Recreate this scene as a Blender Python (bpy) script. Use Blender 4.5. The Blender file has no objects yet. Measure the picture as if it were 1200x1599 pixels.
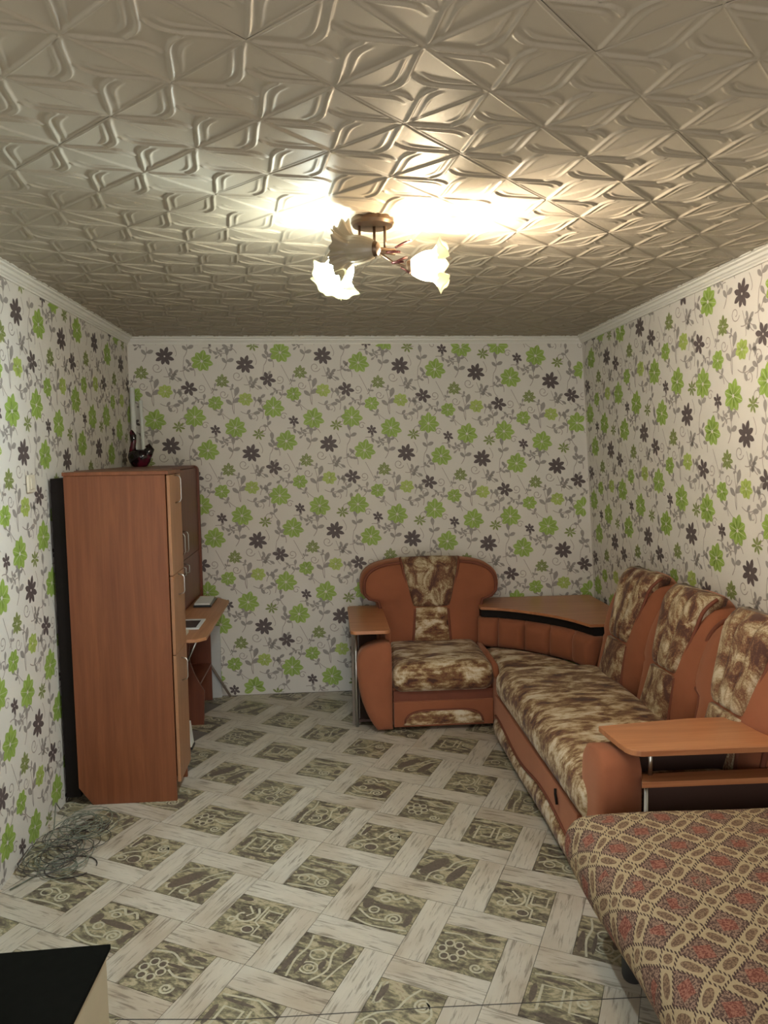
import bpy, bmesh, math, random
import numpy as np
from mathutils import Vector, Matrix

rnd = random.Random(7)
SC = bpy.context.scene
COL = SC.collection
PI = math.pi

# ------------------------------------------------------------------ camera
cam_data = bpy.data.cameras.new('camera')
cam = bpy.data.objects.new('camera', cam_data)
COL.objects.link(cam)
cam_data.sensor_fit = 'VERTICAL'
cam_data.sensor_height = 24.0
cam_data.lens = 24.0 * 1154.7 / 1599.0
cam_data.clip_start = 0.02
_R = [[0.99711055, 0.07298242, 0.02107405], [-0.07447909, 0.99383141, 0.08217051], [-0.01494705, -0.08350265, 0.99639545]]
# columns of _R: right, forward, up
M4 = Matrix(((_R[0][0], _R[0][2], -_R[0][1], 0), (_R[1][0], _R[1][2], -_R[1][1], 0), (_R[2][0], _R[2][2], -_R[2][1], 1.75), (0, 0, 0, 1)))
cam.matrix_world = M4
SC.camera = cam

# ------------------------------------------------------------------ world, exposure
W = bpy.data.worlds.new('world')
SC.world = W
W.use_nodes = True
W.node_tree.nodes['Background'].inputs[0].default_value = (1.0, 0.98, 0.95, 1)
W.node_tree.nodes['Background'].inputs[1].default_value = 1.15  # bright surround added as fill, enters through the opening in wall_front
SC.view_settings.view_transform = 'Standard'
SC.view_settings.look = 'None'
SC.view_settings.gamma = 1.0
SC.view_settings.use_curve_mapping = False
SC.view_settings.exposure = 1.84
try:
    SC.cycles.use_denoising = True
    SC.cycles.max_bounces = 8
    SC.cycles.diffuse_bounces = 5
    SC.cycles.sample_clamp_indirect = 6.0
except Exception:
    pass

WARM = (1.0, 0.85, 0.67)
COOL = (0.76, 0.95, 1.0)
BULB_POWER_COOL = 31.0
BULB_POWER_WARM = 20.0


def lamp(name, loc, power, col, radius):
    l = bpy.data.lights.new(name, 'POINT')
    l.energy = power
    l.color = col
    l.shadow_soft_size = radius
    o = bpy.data.objects.new(name, l)
    o.location = loc
    COL.objects.link(o)
    return o


# ------------------------------------------------------------------ materials
def new_mat(name):
    m = bpy.data.materials.new(name)
    m.use_nodes = True
    nt = m.node_tree
    b = nt.nodes['Principled BSDF']
    return m, nt, b


def nd(nt, typ, **kw):
    n = nt.nodes.new(typ)
    for k, v in kw.items():
        if k.startswith('i_'):
            n.inputs[k[2:].replace('_', ' ')].default_value = v
        elif k.startswith('n'):
            pass
        else:
            setattr(n, k, v)
    return n


def mth(nt, op, a, b=None, c=None, clamp=False):
    n = nt.nodes.new('ShaderNodeMath')
    n.operation = op
    n.use_clamp = clamp
    for i, v in enumerate((a, b, c)):
        if v is None:
            continue
        if isinstance(v, (int, float)):
            n.inputs[i].default_value = v
        else:
            nt.links.new(v, n.inputs[i])
    return n.outputs[0]


def mixc(nt, fac, a, b, mode='MIX'):
    n = nt.nodes.new('ShaderNodeMix')
    n.data_type = 'RGBA'
    n.blend_type = mode
    n.clamp_factor = True
    for s, v in ((0, fac), (6, a), (7, b)):
        if isinstance(v, (int, float)):
            n.inputs[s].default_value = v
        elif isinstance(v, tuple):
            n.inputs[s].default_value = (*v, 1)
        else:
            nt.links.new(v, n.inputs[s])
    return n.outputs[2]


def ramp(nt, fac, stops, interp='LINEAR'):
    n = nt.nodes.new('ShaderNodeValToRGB')
    cr = n.color_ramp
    cr.interpolation = interp
    while len(cr.elements) < len(stops):
        cr.elements.new(0.5)
    for e, (p, c) in zip(cr.elements, stops):
        e.position = p
        e.color = (*c, 1)
    nt.links.new(fac, n.inputs[0])
    return n.outputs[0]


def coords(nt, scale=(1, 1, 1), rot=(0, 0, 0), loc=(0, 0, 0), rand=0.0):
    tc = nt.nodes.new('ShaderNodeTexCoord')
    mp = nt.nodes.new('ShaderNodeMapping')
    mp.inputs['Scale'].default_value = scale
    mp.inputs['Rotation'].default_value = rot
    mp.inputs['Location'].default_value = loc
    nt.links.new(tc.outputs['Object'], mp.inputs[0])
    out = mp.outputs[0]
    if rand:
        oi = nt.nodes.new('ShaderNodeObjectInfo')
        ml = nt.nodes.new('ShaderNodeMath')
        ml.operation = 'MULTIPLY'
        ml.inputs[1].default_value = rand
        nt.links.new(oi.outputs['Random'], ml.inputs[0])
        va = nt.nodes.new('ShaderNodeVectorMath')
        va.operation = 'ADD'
        nt.links.new(out, va.inputs[0])
        nt.links.new(ml.outputs[0], va.inputs[1])
        out = va.outputs[0]
    return out


def noise(nt, vec, scale=5, detail=4, rough=0.55, dist=0.0):
    n = nt.nodes.new('ShaderNodeTexNoise')
    n.inputs['Scale'].default_value = scale
    n.inputs['Detail'].default_value = detail
    n.inputs['Roughness'].default_value = rough
    n.inputs['Distortion'].default_value = dist
    nt.links.new(vec, n.inputs['Vector'])
    return n.outputs['Fac']


def bump(nt, b, h, strength=0.3, dist=0.002):
    n = nt.nodes.new('ShaderNodeBump')
    n.inputs['Strength'].default_value = strength
    n.inputs['Distance'].default_value = dist
    nt.links.new(h, n.inputs['Height'])
    nt.links.new(n.outputs[0], b.inputs['Normal'])


def plain(name, col, rough=0.5, metal=0.0, var=0.06, scale=30, spec=0.5, bumpy=0.0):
    m, nt, b = new_mat(name)
    v = coords(nt)
    f = noise(nt, v, scale, 3)
    lo = tuple(max(0, c * (1 - var)) for c in col)
    hi = tuple(min(1, c * (1 + var)) for c in col)
    nt.links.new(mixc(nt, f, lo, hi), b.inputs['Base Color'])
    b.inputs['Roughness'].default_value = rough
    b.inputs['Metallic'].default_value = metal
    b.inputs['Specular IOR Level'].default_value = spec
    if bumpy:
        bump(nt, b, f, bumpy, 0.001)
    return m


def wood(name, dark, light, rough=0.42, axis=2, scale=1.0):
    m, nt, b = new_mat(name)
    sc = [26 * scale] * 3
    sc[axis] = 1.6 * scale
    v = coords(nt, tuple(sc), rand=3.0)
    f1 = noise(nt, v, 1.0, 5, 0.6, 0.6)
    sc2 = [120 * scale] * 3
    sc2[axis] = 3.0
    f2 = noise(nt, coords(nt, tuple(sc2)), 1.0, 3, 0.6)
    f = mth(nt, 'ADD', mth(nt, 'MULTIPLY', f1, 0.7), mth(nt, 'MULTIPLY', f2, 0.3))
    nt.links.new(ramp(nt, f, [(0.32, dark), (0.68, light)]), b.inputs['Base Color'])
    b.inputs['Roughness'].default_value = rough
    bump(nt, b, f2, 0.08, 0.0006)
    return m


MAT = {}
MAT['paper'] = plain('wallpaper_ground', (0.66, 0.625, 0.575), 0.75, var=0.03, scale=9, bumpy=0.15)
MAT['green'] = plain('wallpaper_green', (0.30, 0.43, 0.085), 0.6, var=0.16, scale=14)
MAT['lgreen'] = plain('wallpaper_light_green', (0.40, 0.50, 0.12), 0.6, var=0.2, scale=14)
MAT['olive'] = plain('wallpaper_olive', (0.22, 0.26, 0.08), 0.6, var=0.2, scale=20)
MAT['dark'] = plain('wallpaper_dark', (0.105, 0.08, 0.08), 0.6, var=0.3, scale=20)
MAT['leafg'] = plain('wallpaper_grey_leaf', (0.31, 0.28, 0.26), 0.65, var=0.25, scale=16)
MAT['stem'] = plain('wallpaper_stem', (0.33, 0.28, 0.26), 0.65, var=0.2, scale=16)
MAT['crown'] = plain('crown_white', (0.68, 0.66, 0.61), 0.5, var=0.05, scale=12)
MAT['pipe'] = plain('white_paint', (0.80, 0.82, 0.80), 0.35, var=0.04)
MAT['brown_velour'] = plain('brown_velour', (0.27, 0.092, 0.045), 0.85, var=0.22, scale=5, spec=0.2)
MAT['brown_velour'].node_tree.nodes['Principled BSDF'].inputs['Sheen Weight'].default_value = 0.35
MAT['brown_velour'].node_tree.nodes['Principled BSDF'].inputs['Sheen Tint'].default_value = (0.9, 0.5, 0.35, 1)
MAT['piping'] = plain('brown_piping', (0.16, 0.045, 0.022), 0.8, var=0.15, scale=20)
MAT['armboard'] = plain('grey_brown_board', (0.19, 0.15, 0.12), 0.6)
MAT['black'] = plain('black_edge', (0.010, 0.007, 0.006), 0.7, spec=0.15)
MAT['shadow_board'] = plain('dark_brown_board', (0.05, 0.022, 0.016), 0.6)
MAT['chrome'] = plain('chrome', (0.55, 0.54, 0.52), 0.3, 1.0)
MAT['bronze'] = plain('bronze', (0.13, 0.085, 0.055), 0.35, 0.8, var=0.15)
MAT['leafb'] = plain('bronze_leaf', (0.07, 0.02, 0.018), 0.35, 0.6)
MAT['ivory'] = plain('cream_plastic', (0.66, 0.60, 0.48), 0.4)
MAT['paper_w'] = plain('white_paper', (0.7, 0.7, 0.68), 0.6)
MAT['screen'] = plain('dark_glass', (0.03, 0.035, 0.04), 0.15)
MAT['cable'] = plain('grey_green_cable', (0.16, 0.17, 0.13), 0.5, var=0.3)
MAT['cabled'] = plain('dark_cable', (0.06, 0.05, 0.045), 0.5, var=0.3)
MAT['boxside'] = plain('beige_side', (0.42, 0.35, 0.24), 0.6, var=0.1, scale=6)
MAT['boxtop'] = plain('black_top', (0.006, 0.006, 0.005), 0.95, var=0.3, scale=40, spec=0.03)
MAT['greyboard'] = plain('pale_grey_board', (0.48, 0.48, 0.47), 0.5)
MAT['plinth'] = plain('dark_leg', (0.015, 0.014, 0.014), 0.5)
MAT['cab'] = wood('cabinet_laminate', (0.145, 0.040, 0.014), (0.235, 0.078, 0.029), axis=2)
MAT['cab_light'] = wood('cabinet_laminate_edge', (0.27, 0.115, 0.055), (0.38, 0.19, 0.095), axis=2)
MAT['cab_dark'] = wood('hutch_laminate', (0.12, 0.032, 0.015), (0.18, 0.054, 0.026), axis=2)
MAT['desk'] = wood('desk_laminate', (0.34, 0.15, 0.07), (0.50, 0.245, 0.12), axis=1)
MAT['shelf'] = wood('shelf_laminate', (0.33, 0.12, 0.05), (0.48, 0.21, 0.095), axis=0, rough=0.3)

# glossy black-maroon ceramic
m, nt, b = new_mat('glazed_ceramic')
v = coords(nt)
f = noise(nt, v, 14, 2)
nt.links.new(ramp(nt, f, [(0.5, (0.012, 0.006, 0.008)), (0.66, (0.12, 0.012, 0.03))]), b.inputs['Base Color'])
b.inputs['Roughness'].default_value = 0.08
MAT['ceramic'] = m

# ceiling tiles: semi gloss painted foam
m, nt, b = new_mat('foam_ceiling_tile')
v = coords(nt, rand=2.0)
f = noise(nt, v, 6, 4)
nt.links.new(mixc(nt, f, (0.30, 0.257, 0.196), (0.345, 0.298, 0.232)), b.inputs['Base Color'])
b.inputs['Roughness'].default_value = 0.5
b.inputs['Specular IOR Level'].default_value = 0.4
MAT['foam'] = m
MAT['ceil_gap'] = plain('ceiling_board', (0.12, 0.1, 0.08), 0.8)

# patterned chenille (blotchy brown, olive and beige, brushed sideways)
m, nt, b = new_mat('patterned_chenille')
v = coords(nt, (3.4, 7.0, 6.0))
n1 = noise(nt, v, 1.7, 6, 0.62, 0.5)
n2 = noise(nt, coords(nt, (7, 48, 36)), 1.3, 4, 0.65, 0.2)
n3 = noise(nt, coords(nt, (80, 80, 80)), 2.6, 2)
n4 = noise(nt, coords(nt, (14, 22, 22), loc=(3, 1, 2)), 1.0, 3, 0.6, 0.3)
f = mth(nt, 'ADD', mth(nt, 'MULTIPLY', n1, 0.52), mth(nt, 'ADD', mth(nt, 'MULTIPLY', n2, 0.20), mth(nt, 'ADD', mth(nt, 'MULTIPLY', n3, 0.08), mth(nt, 'MULTIPLY', n4, 0.22))))
c = ramp(nt, f, [(0.425, (0.06, 0.018, 0.010)), (0.455, (0.16, 0.055, 0.022)), (0.485, (0.18, 0.095, 0.035)), (0.51, (0.32, 0.20, 0.095)), (0.545, (0.50, 0.38, 0.24)), (0.59, (0.64, 0.55, 0.43))])
nt.links.new(c, b.inputs['Base Color'])
b.inputs['Roughness'].default_value = 0.8
b.inputs['Sheen Weight'].default_value = 0.12
bump(nt, b, f, 0.5, 0.004)
MAT['chenille'] = m

# ribbed / paler chenille for the head bolsters
m, nt, b = new_mat('patterned_chenille_olive')
v = coords(nt, (6, 6, 4))
n1 = noise(nt, v, 2.0, 6, 0.66, 0.7)
n3 = noise(nt, coords(nt, (70, 70, 70)), 2.6, 2)
f = mth(nt, 'ADD', mth(nt, 'MULTIPLY', n1, 0.8), mth(nt, 'MULTIPLY', n3, 0.2))
c = ramp(nt, f, [(0.42, (0.075, 0.024, 0.013)), (0.475, (0.17, 0.07, 0.03)), (0.515, (0.24, 0.155, 0.075)), (0.56, (0.40, 0.30, 0.18)), (0.62, (0.54, 0.45, 0.32))])
nt.links.new(c, b.inputs['Base Color'])
b.inputs['Roughness'].default_value = 0.75
b.inputs['Sheen Weight'].default_value = 0.12
bump(nt, b, f, 0.4, 0.003)
MAT['chenille2'] = m

# bed cover: woven lozenges
m, nt, b = new_mat('lozenge_bedspread')
tc = nt.nodes.new('ShaderNodeTexCoord')
sx = nt.nodes.new('ShaderNodeSeparateXYZ')
nt.links.new(tc.outputs['Object'], sx.inputs[0])
zz = mth(nt, 'MULTIPLY', sx.outputs[2], 0.7)
X = mth(nt, 'ADD', sx.outputs[0], zz)
Y = sx.outputs[1]
wob = noise(nt, tc.outputs['Object'], 7, 2)
X = mth(nt, 'ADD', X, mth(nt, 'MULTIPLY', mth(nt, 'SUBTRACT', wob, 0.5), 0.03))
Y = mth(nt, 'ADD', Y, mth(nt, 'MULTIPLY', mth(nt, 'SUBTRACT', wob, 0.5), -0.03))
# lattice v2=(-.037,-.191)*0.75, v3=v2-v1 ; solve a,b
v2_ = np.array([0.083, -0.102]); v3_ = np.array([-0.112, -0.090])
Minv = np.linalg.inv(np.stack([v2_, v3_], 1))


def lin(a, bb, off=0.0):
    return mth(nt, 'ADD', mth(nt, 'ADD', mth(nt, 'MULTIPLY', X, float(a)), mth(nt, 'MULTIPLY', Y, float(bb))), off)


A_ = mth(nt, 'FRACT', lin(Minv[0, 0], Minv[0, 1], 50))
B_ = mth(nt, 'FRACT', lin(Minv[1, 0], Minv[1, 1], 50))
ca = mth(nt, 'ABSOLUTE', mth(nt, 'SUBTRACT', A_, 0.5))
cb = mth(nt, 'ABSOLUTE', mth(nt, 'SUBTRACT', B_, 0.5))
ba = mth(nt, 'GREATER_THAN', ca, 0.32)
bb_ = mth(nt, 'GREATER_THAN', cb, 0.32)
da = mth(nt, 'ABSOLUTE', mth(nt, 'SUBTRACT', ca, 0.32))
db = mth(nt, 'ABSOLUTE', mth(nt, 'SUBTRACT', cb, 0.32))
border = mth(nt, 'LESS_THAN', mth(nt, 'MINIMUM', da, db), 0.03)
# dots along the borders
dots = mth(nt, 'GREATER_THAN', mth(nt, 'SINE', mth(nt, 'MULTIPLY', mth(nt, 'ADD', A_, mth(nt, 'MULTIPLY', B_, -1.0)), 6.2832 * 11)), -0.1)
bord = mth(nt, 'MULTIPLY', border, dots)
fine = noise(nt, coords(nt, (150, 150, 150)), 1.2, 2, 0.6)
speck = mth(nt, 'GREATER_THAN', fine, 0.5)
cream = mixc(nt, fine, (0.30, 0.215, 0.125), (0.42, 0.325, 0.20))
brownf = mixc(nt, speck, (0.085, 0.048, 0.038), (0.25, 0.155, 0.11))
redf = mixc(nt, speck, (0.15, 0.045, 0.032), (0.27, 0.115, 0.08))
md = mth(nt, 'ADD', ca, cb)
patch = noise(nt, coords(nt, (3.2, 3.2, 3.2)), 1.5, 2)
big = mixc(nt, mth(nt, 'MULTIPLY', mth(nt, 'LESS_THAN', md, 0.24), mth(nt, 'GREATER_THAN', patch, 0.42)), brownf, redf)
# oval in mixed cells and small cells
wa = mth(nt, 'SUBTRACT', 0.5, ca)
wb = mth(nt, 'SUBTRACT', 0.5, cb)
e1 = mth(nt, 'ADD', mth(nt, 'POWER', mth(nt, 'DIVIDE', wa, 0.10), 2.0), mth(nt, 'POWER', mth(nt, 'DIVIDE', cb, 0.22), 2.0))
e2 = mth(nt, 'ADD', mth(nt, 'POWER', mth(nt, 'DIVIDE', wb, 0.10), 2.0), mth(nt, 'POWER', mth(nt, 'DIVIDE', ca, 0.22), 2.0))
e3 = mth(nt, 'ADD', mth(nt, 'POWER', mth(nt, 'DIVIDE', wa, 0.11), 2.0), mth(nt, 'POWER', mth(nt, 'DIVIDE', wb, 0.11), 2.0))
ov = mth(nt, 'LESS_THAN', mth(nt, 'MINIMUM', mth(nt, 'MINIMUM', e1, e2), e3), 1.0)
band = mixc(nt, ov, cream, mixc(nt, speck, (0.12, 0.07, 0.045), (0.22, 0.14, 0.085)))
anyband = mth(nt, 'MAXIMUM', ba, bb_)
cc = mixc(nt, anyband, big, band)
cc = mixc(nt, bord, cc, (0.055, 0.03, 0.025))
nt.links.new(cc, b.inputs['Base Color'])
b.inputs['Roughness'].default_value = 0.85
b.inputs['Specular IOR Level'].default_value = 0.2
bump(nt, b, fine, 0.3, 0.002)
MAT['spread'] = m


# floor: pale distressed planks
def plank_mat():
    m, nt, b = new_mat('bleached_plank')
    v = coords(nt, (9, 90, 30), rand=9.0)
    f1 = noise(nt, v, 1.0, 6, 0.62, 0.5)
    v2 = coords(nt, (5, 14, 5), rand=5.0)
    f2 = noise(nt, v2, 1.4, 4, 0.6)
    f3 = noise(nt, coords(nt, (2.5, 3, 3), rand=23.0), 1.0, 3, 0.6)
    tint = mixc(nt, mth(nt, 'GREATER_THAN', f3, 0.0), (0, 0, 0), ramp(nt, f3, [(0.35, (0.36, 0.27, 0.19)), (0.48, (0.50, 0.435, 0.355)), (0.65, (0.60, 0.56, 0.49))]))
    base = mixc(nt, 0.55, tint, mixc(nt, f2, (0.34, 0.28, 0.22), (0.62, 0.57, 0.48)))
    streak = ramp(nt, f1, [(0.36, (0.30, 0.26, 0.22)), (0.475, (1, 1, 1)), (0.62, (1, 1, 1)), (0.72, (1.0, 1.0, 1.0))])
    c = mixc(nt, 0.65, base, streak, 'MULTIPLY')
    nt.links.new(c, b.inputs['Base Color'])
    b.inputs['Roughness'].default_value = 0.36
    b.inputs['Specular IOR Level'].default_value = 0.45
    return m


def square_mat():
    m, nt, b = new_mat('antique_ornament_tile')
    v = coords(nt, (7, 16, 5), rand=7.0)
    f1 = noise(nt, v, 1.2, 5, 0.62, 1.6)
    v2 = coords(nt, (30, 42, 10), rand=7.0)
    f2 = noise(nt, v2, 1.4, 3, 0.6, 0.8)
    f = mth(nt, 'ADD', mth(nt, 'MULTIPLY', f1, 0.7), mth(nt, 'MULTIPLY', f2, 0.3))
    c = ramp(nt, f, [(0.38, (0.07, 0.052, 0.04)), (0.455, (0.15, 0.12, 0.085)), (0.50, (0.21, 0.19, 0.115)), (0.55, (0.36, 0.30, 0.19)), (0.60, (0.44, 0.37, 0.25)), (0.68, (0.26, 0.19, 0.13))])
    nt.links.new(c, b.inputs['Base Color'])
    b.inputs['Roughness'].default_value = 0.36
    return m


MAT['plank'] = plank_mat()
MAT['square'] = square_mat()
MAT['motif'] = plain('ornament_cream', (0.46, 0.42, 0.31), 0.4, var=0.3, scale=60)
MAT['motifd'] = plain('ornament_dark', (0.12, 0.09, 0.07), 0.4, var=0.55, scale=90)
MAT['floor_base'] = plain('floor_screed', (0.15, 0.13, 0.11), 0.6)


def emis(name, col, strength, base):
    m, nt, b = new_mat(name)
    b.inputs['Base Color'].default_value = (*base, 1)
    b.inputs['Roughness'].default_value = 0.35
    b.inputs['Emission Color'].default_value = (*col, 1)
    b.inputs['Emission Strength'].default_value = strength
    return m


MAT['bulb_cool'] = emis('lit_bulb_cool', (0.95, 0.98, 1.0), 12.0, (0.9, 0.9, 0.9))
MAT['bulb_warm'] = emis('lit_bulb_warm', (1.0, 0.86, 0.62), 12.0, (0.9, 0.9, 0.9))


def shade_mat(name, col, strength, base, dense=0.54):
    m, nt, b = new_mat(name)
    b.inputs['Base Color'].default_value = (*base, 1)
    b.inputs['Roughness'].default_value = 0.3
    b.inputs['Emission Color'].default_value = (*col, 1)
    b.inputs['Emission Strength'].default_value = strength
    out = nt.nodes['Material Output']
    tr = nt.nodes.new('ShaderNodeBsdfTransparent')
    tr.inputs[0].default_value = (1.0, 0.97, 0.9, 1)
    mx = nt.nodes.new('ShaderNodeMixShader')
    mx.inputs[0].default_value = dense
    nt.links.new(tr.outputs[0], mx.inputs[1])
    nt.links.new(b.outputs[0], mx.inputs[2])
    nt.links.new(mx.outputs[0], out.inputs['Surface'])
    return m


MAT['shade_cool'] = shade_mat('lit_frosted_shade_cool', (0.95, 0.99, 1.0), 16.0, (0.8, 0.78, 0.68))
MAT['shade_warm'] = shade_mat('lit_frosted_shade_warm', (1.0, 0.84, 0.60), 16.0, (0.8, 0.75, 0.65))
MAT['rim_cool'] = shade_mat('lit_shade_rim_cool', (1.0, 0.95, 0.50), 0.26, (0.10, 0.095, 0.05), 0.93)
MAT['rim_warm'] = shade_mat('lit_shade_rim_warm', (1.0, 0.86, 0.42), 0.26, (0.10, 0.085, 0.05), 0.93)
MAT['shade_off'] = plain('unlit_frosted_shade', (0.27, 0.225, 0.16), 0.35, var=0.1, scale=10)


# ------------------------------------------------------------------ mesh helpers
def mesh_from(name, V, F, mats, mi=None, smooth=False):
    me = bpy.data.meshes.new(name)
    me.from_pydata([tuple(map(float, v)) for v in V], [], F)
    if not isinstance(mats, (list, tuple)):
        mats = [mats]
    for x in mats:
        me.materials.append(x)
    if mi is not None:
        me.polygons.foreach_set('material_index', mi)
    if smooth:
        me.polygons.foreach_set('use_smooth', [True] * len(me.polygons))
    me.update()
    return me


def link(name, me, parent=None, loc=None, rot=None):
    o = bpy.data.objects.new(name, me)
    COL.objects.link(o)
    if parent is not None:
        o.parent = parent
    if loc is not None:
        o.location = loc
    if rot is not None:
        o.rotation_euler = rot
    return o


def thing(name, label, cat, loc=(0, 0, 0), rotz=0, group=None):
    o = bpy.data.objects.new(name, None)
    COL.objects.link(o)
    o.location = loc
    o.rotation_euler = (0, 0, rotz)
    o.empty_display_size = 0.1
    o['label'] = label
    o['category'] = cat
    if group:
        o['group'] = group
    return o


def tag(o, label, cat, group=None):
    o['label'] = label
    o['category'] = cat
    if group:
        o['group'] = group
    return o


class MB:
    def __init__(self):
        self.V = []
        self.F = []
        self.M = []

    def add(self, V, F, m=0):
        n = len(self.V)
        self.V += [tuple(v) for v in V]
        self.F += [tuple(i + n for i in f) for f in F]
        self.M += [m] * len(F)
        return self

    def box(self, x0, x1, y0, y1, z0, z1, m=0):
        V = [(x0, y0, z0), (x1, y0, z0), (x1, y1, z0), (x0, y1, z0), (x0, y0, z1), (x1, y0, z1), (x1, y1, z1), (x0, y1, z1)]
        F = [(0, 3, 2, 1), (4, 5, 6, 7), (0, 1, 5, 4), (1, 2, 6, 5), (2, 3, 7, 6), (3, 0, 4, 7)]
        return self.add(V, F, m)

    def prism(self, poly, z0, z1, axis='z', m=0):
        """extrude a 2D polygon. axis z: poly=(x,y); y: poly=(x,z); x: poly=(y,z)"""
        n = len(poly)

        def P(p, h):
            return (p[0], p[1], h) if axis == 'z' else ((p[0], h, p[1]) if axis == 'y' else (h, p[0], p[1]))
        V = [P(p, z0) for p in poly] + [P(p, z1) for p in poly]
        F = [tuple(range(n))[::-1], tuple(range(n, 2 * n))] + [(i, (i + 1) % n, n + (i + 1) % n, n + i) for i in range(n)]
        return self.add(V, F, m)

    def tube(self, pts, r, seg=8, m=0, cap=True, closed=False):
        pts = [Vector(p) for p in pts]
        n = len(pts)
        rs = r if isinstance(r, (list, tuple)) else [r] * n
        base = len(self.V)
        prev = None
        V = []
        for i, p in enumerate(pts):
            if closed:
                t = pts[(i + 1) % n] - pts[i - 1]
            else:
                t = pts[min(i + 1, n - 1)] - pts[max(i - 1, 0)]
            if t.length < 1e-9:
                t = Vector((0, 0, 1))
            t.normalize()
            if prev is None:
                a = Vector((0, 0, 1)) if abs(t.z) < 0.9 else Vector((1, 0, 0))
                u = t.cross(a).normalized()
            else:
                u = (prev - t * prev.dot(t))
                if u.length < 1e-6:
                    u = t.cross(Vector((0, 0, 1)))
                u.normalize()
            prev = u
            w = t.cross(u)
            for k in range(seg):
                a = 2 * PI * k / seg
                V.append(p + (u * math.cos(a) + w * math.sin(a)) * rs[i])
        F = []
        rng = range(n if closed else n - 1)
        for i in rng:
            j = (i + 1) % n
            for k in range(seg):
                F.append((i * seg + k, i * seg + (k + 1) % seg, j * seg + (k + 1) % seg, j * seg + k))
        if cap and not closed:
            F.append(tuple(range(seg))[::-1])
            F.append(tuple((n - 1) * seg + k for k in range(seg)))
        return self.add(V, F, m)

    def lathe(self, prof, seg=24, frame=None, m=0, cap=True):
        """prof: (r, h) pairs; frame = 4x4 matrix"""
        V = []
        for r, h in prof:
            for k in range(seg):
                a = 2 * PI * k / seg
                V.append(Vector((r * math.cos(a), r * math.sin(a), h)))
        if frame is not None:
            V = [frame @ v for v in V]
        F = []
        for i in range(len(prof) - 1):
            for k in range(seg):
                F.append((i * seg + k, i * seg + (k + 1) % seg, (i + 1) * seg + (k + 1) % seg, (i + 1) * seg + k))
        if cap:
            F.append(tuple(range(seg))[::-1])
            F.append(tuple((len(prof) - 1) * seg + k for k in range(seg)))
        return self.add(V, F, m)

    def build(self, name, mats, parent=None, smooth=False, bevel=0.0, kind=None, auto=None, bseg=2):
        me = mesh_from(name, self.V, self.F, mats, self.M if isinstance(mats, (list, tuple)) else None, smooth)
        if bevel or True:
            bm = bmesh.new()
            bm.from_mesh(me)
            bmesh.ops.recalc_face_normals(bm, faces=bm.faces)
            if bevel:
                bmesh.ops.bevel(bm, geom=[e for e in bm.edges if e.calc_face_angle(0) > 0.5], offset=bevel, segments=bseg, profile=0.5, affect='EDGES', clamp_overlap=True)
            bm.to_mesh(me)
            bm.free()
        if smooth:
            me.polygons.foreach_set('use_smooth', [True] * len(me.polygons))
        if auto:
            me.polygons.foreach_set('use_smooth', [True] * len(me.polygons))
            me.set_sharp_from_angle(angle=auto)
        o = link(name, me, parent)
        if kind:
            o['kind'] = kind
        return o


def arc(cx, cy, r, a0, a1, n=8):
    return [(cx + r * math.cos(math.radians(a0 + (a1 - a0) * i / n)), cy + r * math.sin(math.radians(a0 + (a1 - a0) * i / n))) for i in range(n + 1)]


def rounded_grid(hx, hy, hz, r, n=(16, 16, 6), puff=0.0, waves=None):
    """rounded box centred at origin; puff raises the top"""
    bm = bmesh.new()
    verts = {}
    nx, ny, nz = n
    V = []
    F = []

    def vid(i, j, k):
        key = (i, j, k)
        if key not in verts:
            p = Vector(((i / nx * 2 - 1) * hx, (j / ny * 2 - 1) * hy, (k / nz * 2 - 1) * hz))
            # concentrate near edges
            q = Vector((max(-hx + r, min(hx - r, p.x)), max(-hy + r, min(hy - r, p.y)), max(-hz + r, min(hz - r, p.z))))
            d = p - q
            if d.length > 1e-9:
                m_ = max(abs(d.x), abs(d.y), abs(d.z))
                p = q + d.normalized() * min(r, m_ if m_ < r else r)
            if puff and p.z > 0:
                u, w = p.x / hx, p.y / hy
                p.z += puff * max(0, 1 - u * u) ** 0.6 * max(0, 1 - w * w) ** 0.6
            if waves:
                p = waves(p)
            verts[key] = len(V)
            V.append(p)
        return verts[key]
    for k in (0, nz):
        for i in range(nx):
            for j in range(ny):
                F.append((vid(i, j, k), vid(i + 1, j, k), vid(i + 1, j + 1, k), vid(i, j + 1, k)))
    for j in (0, ny):
        for i in range(nx):
            for k in range(nz):
                F.append((vid(i, j, k), vid(i + 1, j, k), vid(i + 1, j, k + 1), vid(i, j, k + 1)))
    for i in (0, nx):
        for j in range(ny):
            for k in range(nz):
                F.append((vid(i, j, k), vid(i, j + 1, k), vid(i, j + 1, k + 1), vid(i, j, k + 1)))
    bm.free()
    return V, F


def soft_box(name, mat, parent, c, h, r, puff=0.0, n=None, waves=None):
    n = n or tuple(max(4, min(40, int(2 * a / 0.03))) for a in h)
    V, F = rounded_grid(h[0], h[1], h[2], r, n, puff, waves)
    b = MB()
    b.add([(v[0] + c[0], v[1] + c[1], v[2] + c[2]) for v in V], F)
    return b.build(name, mat, parent, smooth=True)


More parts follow.
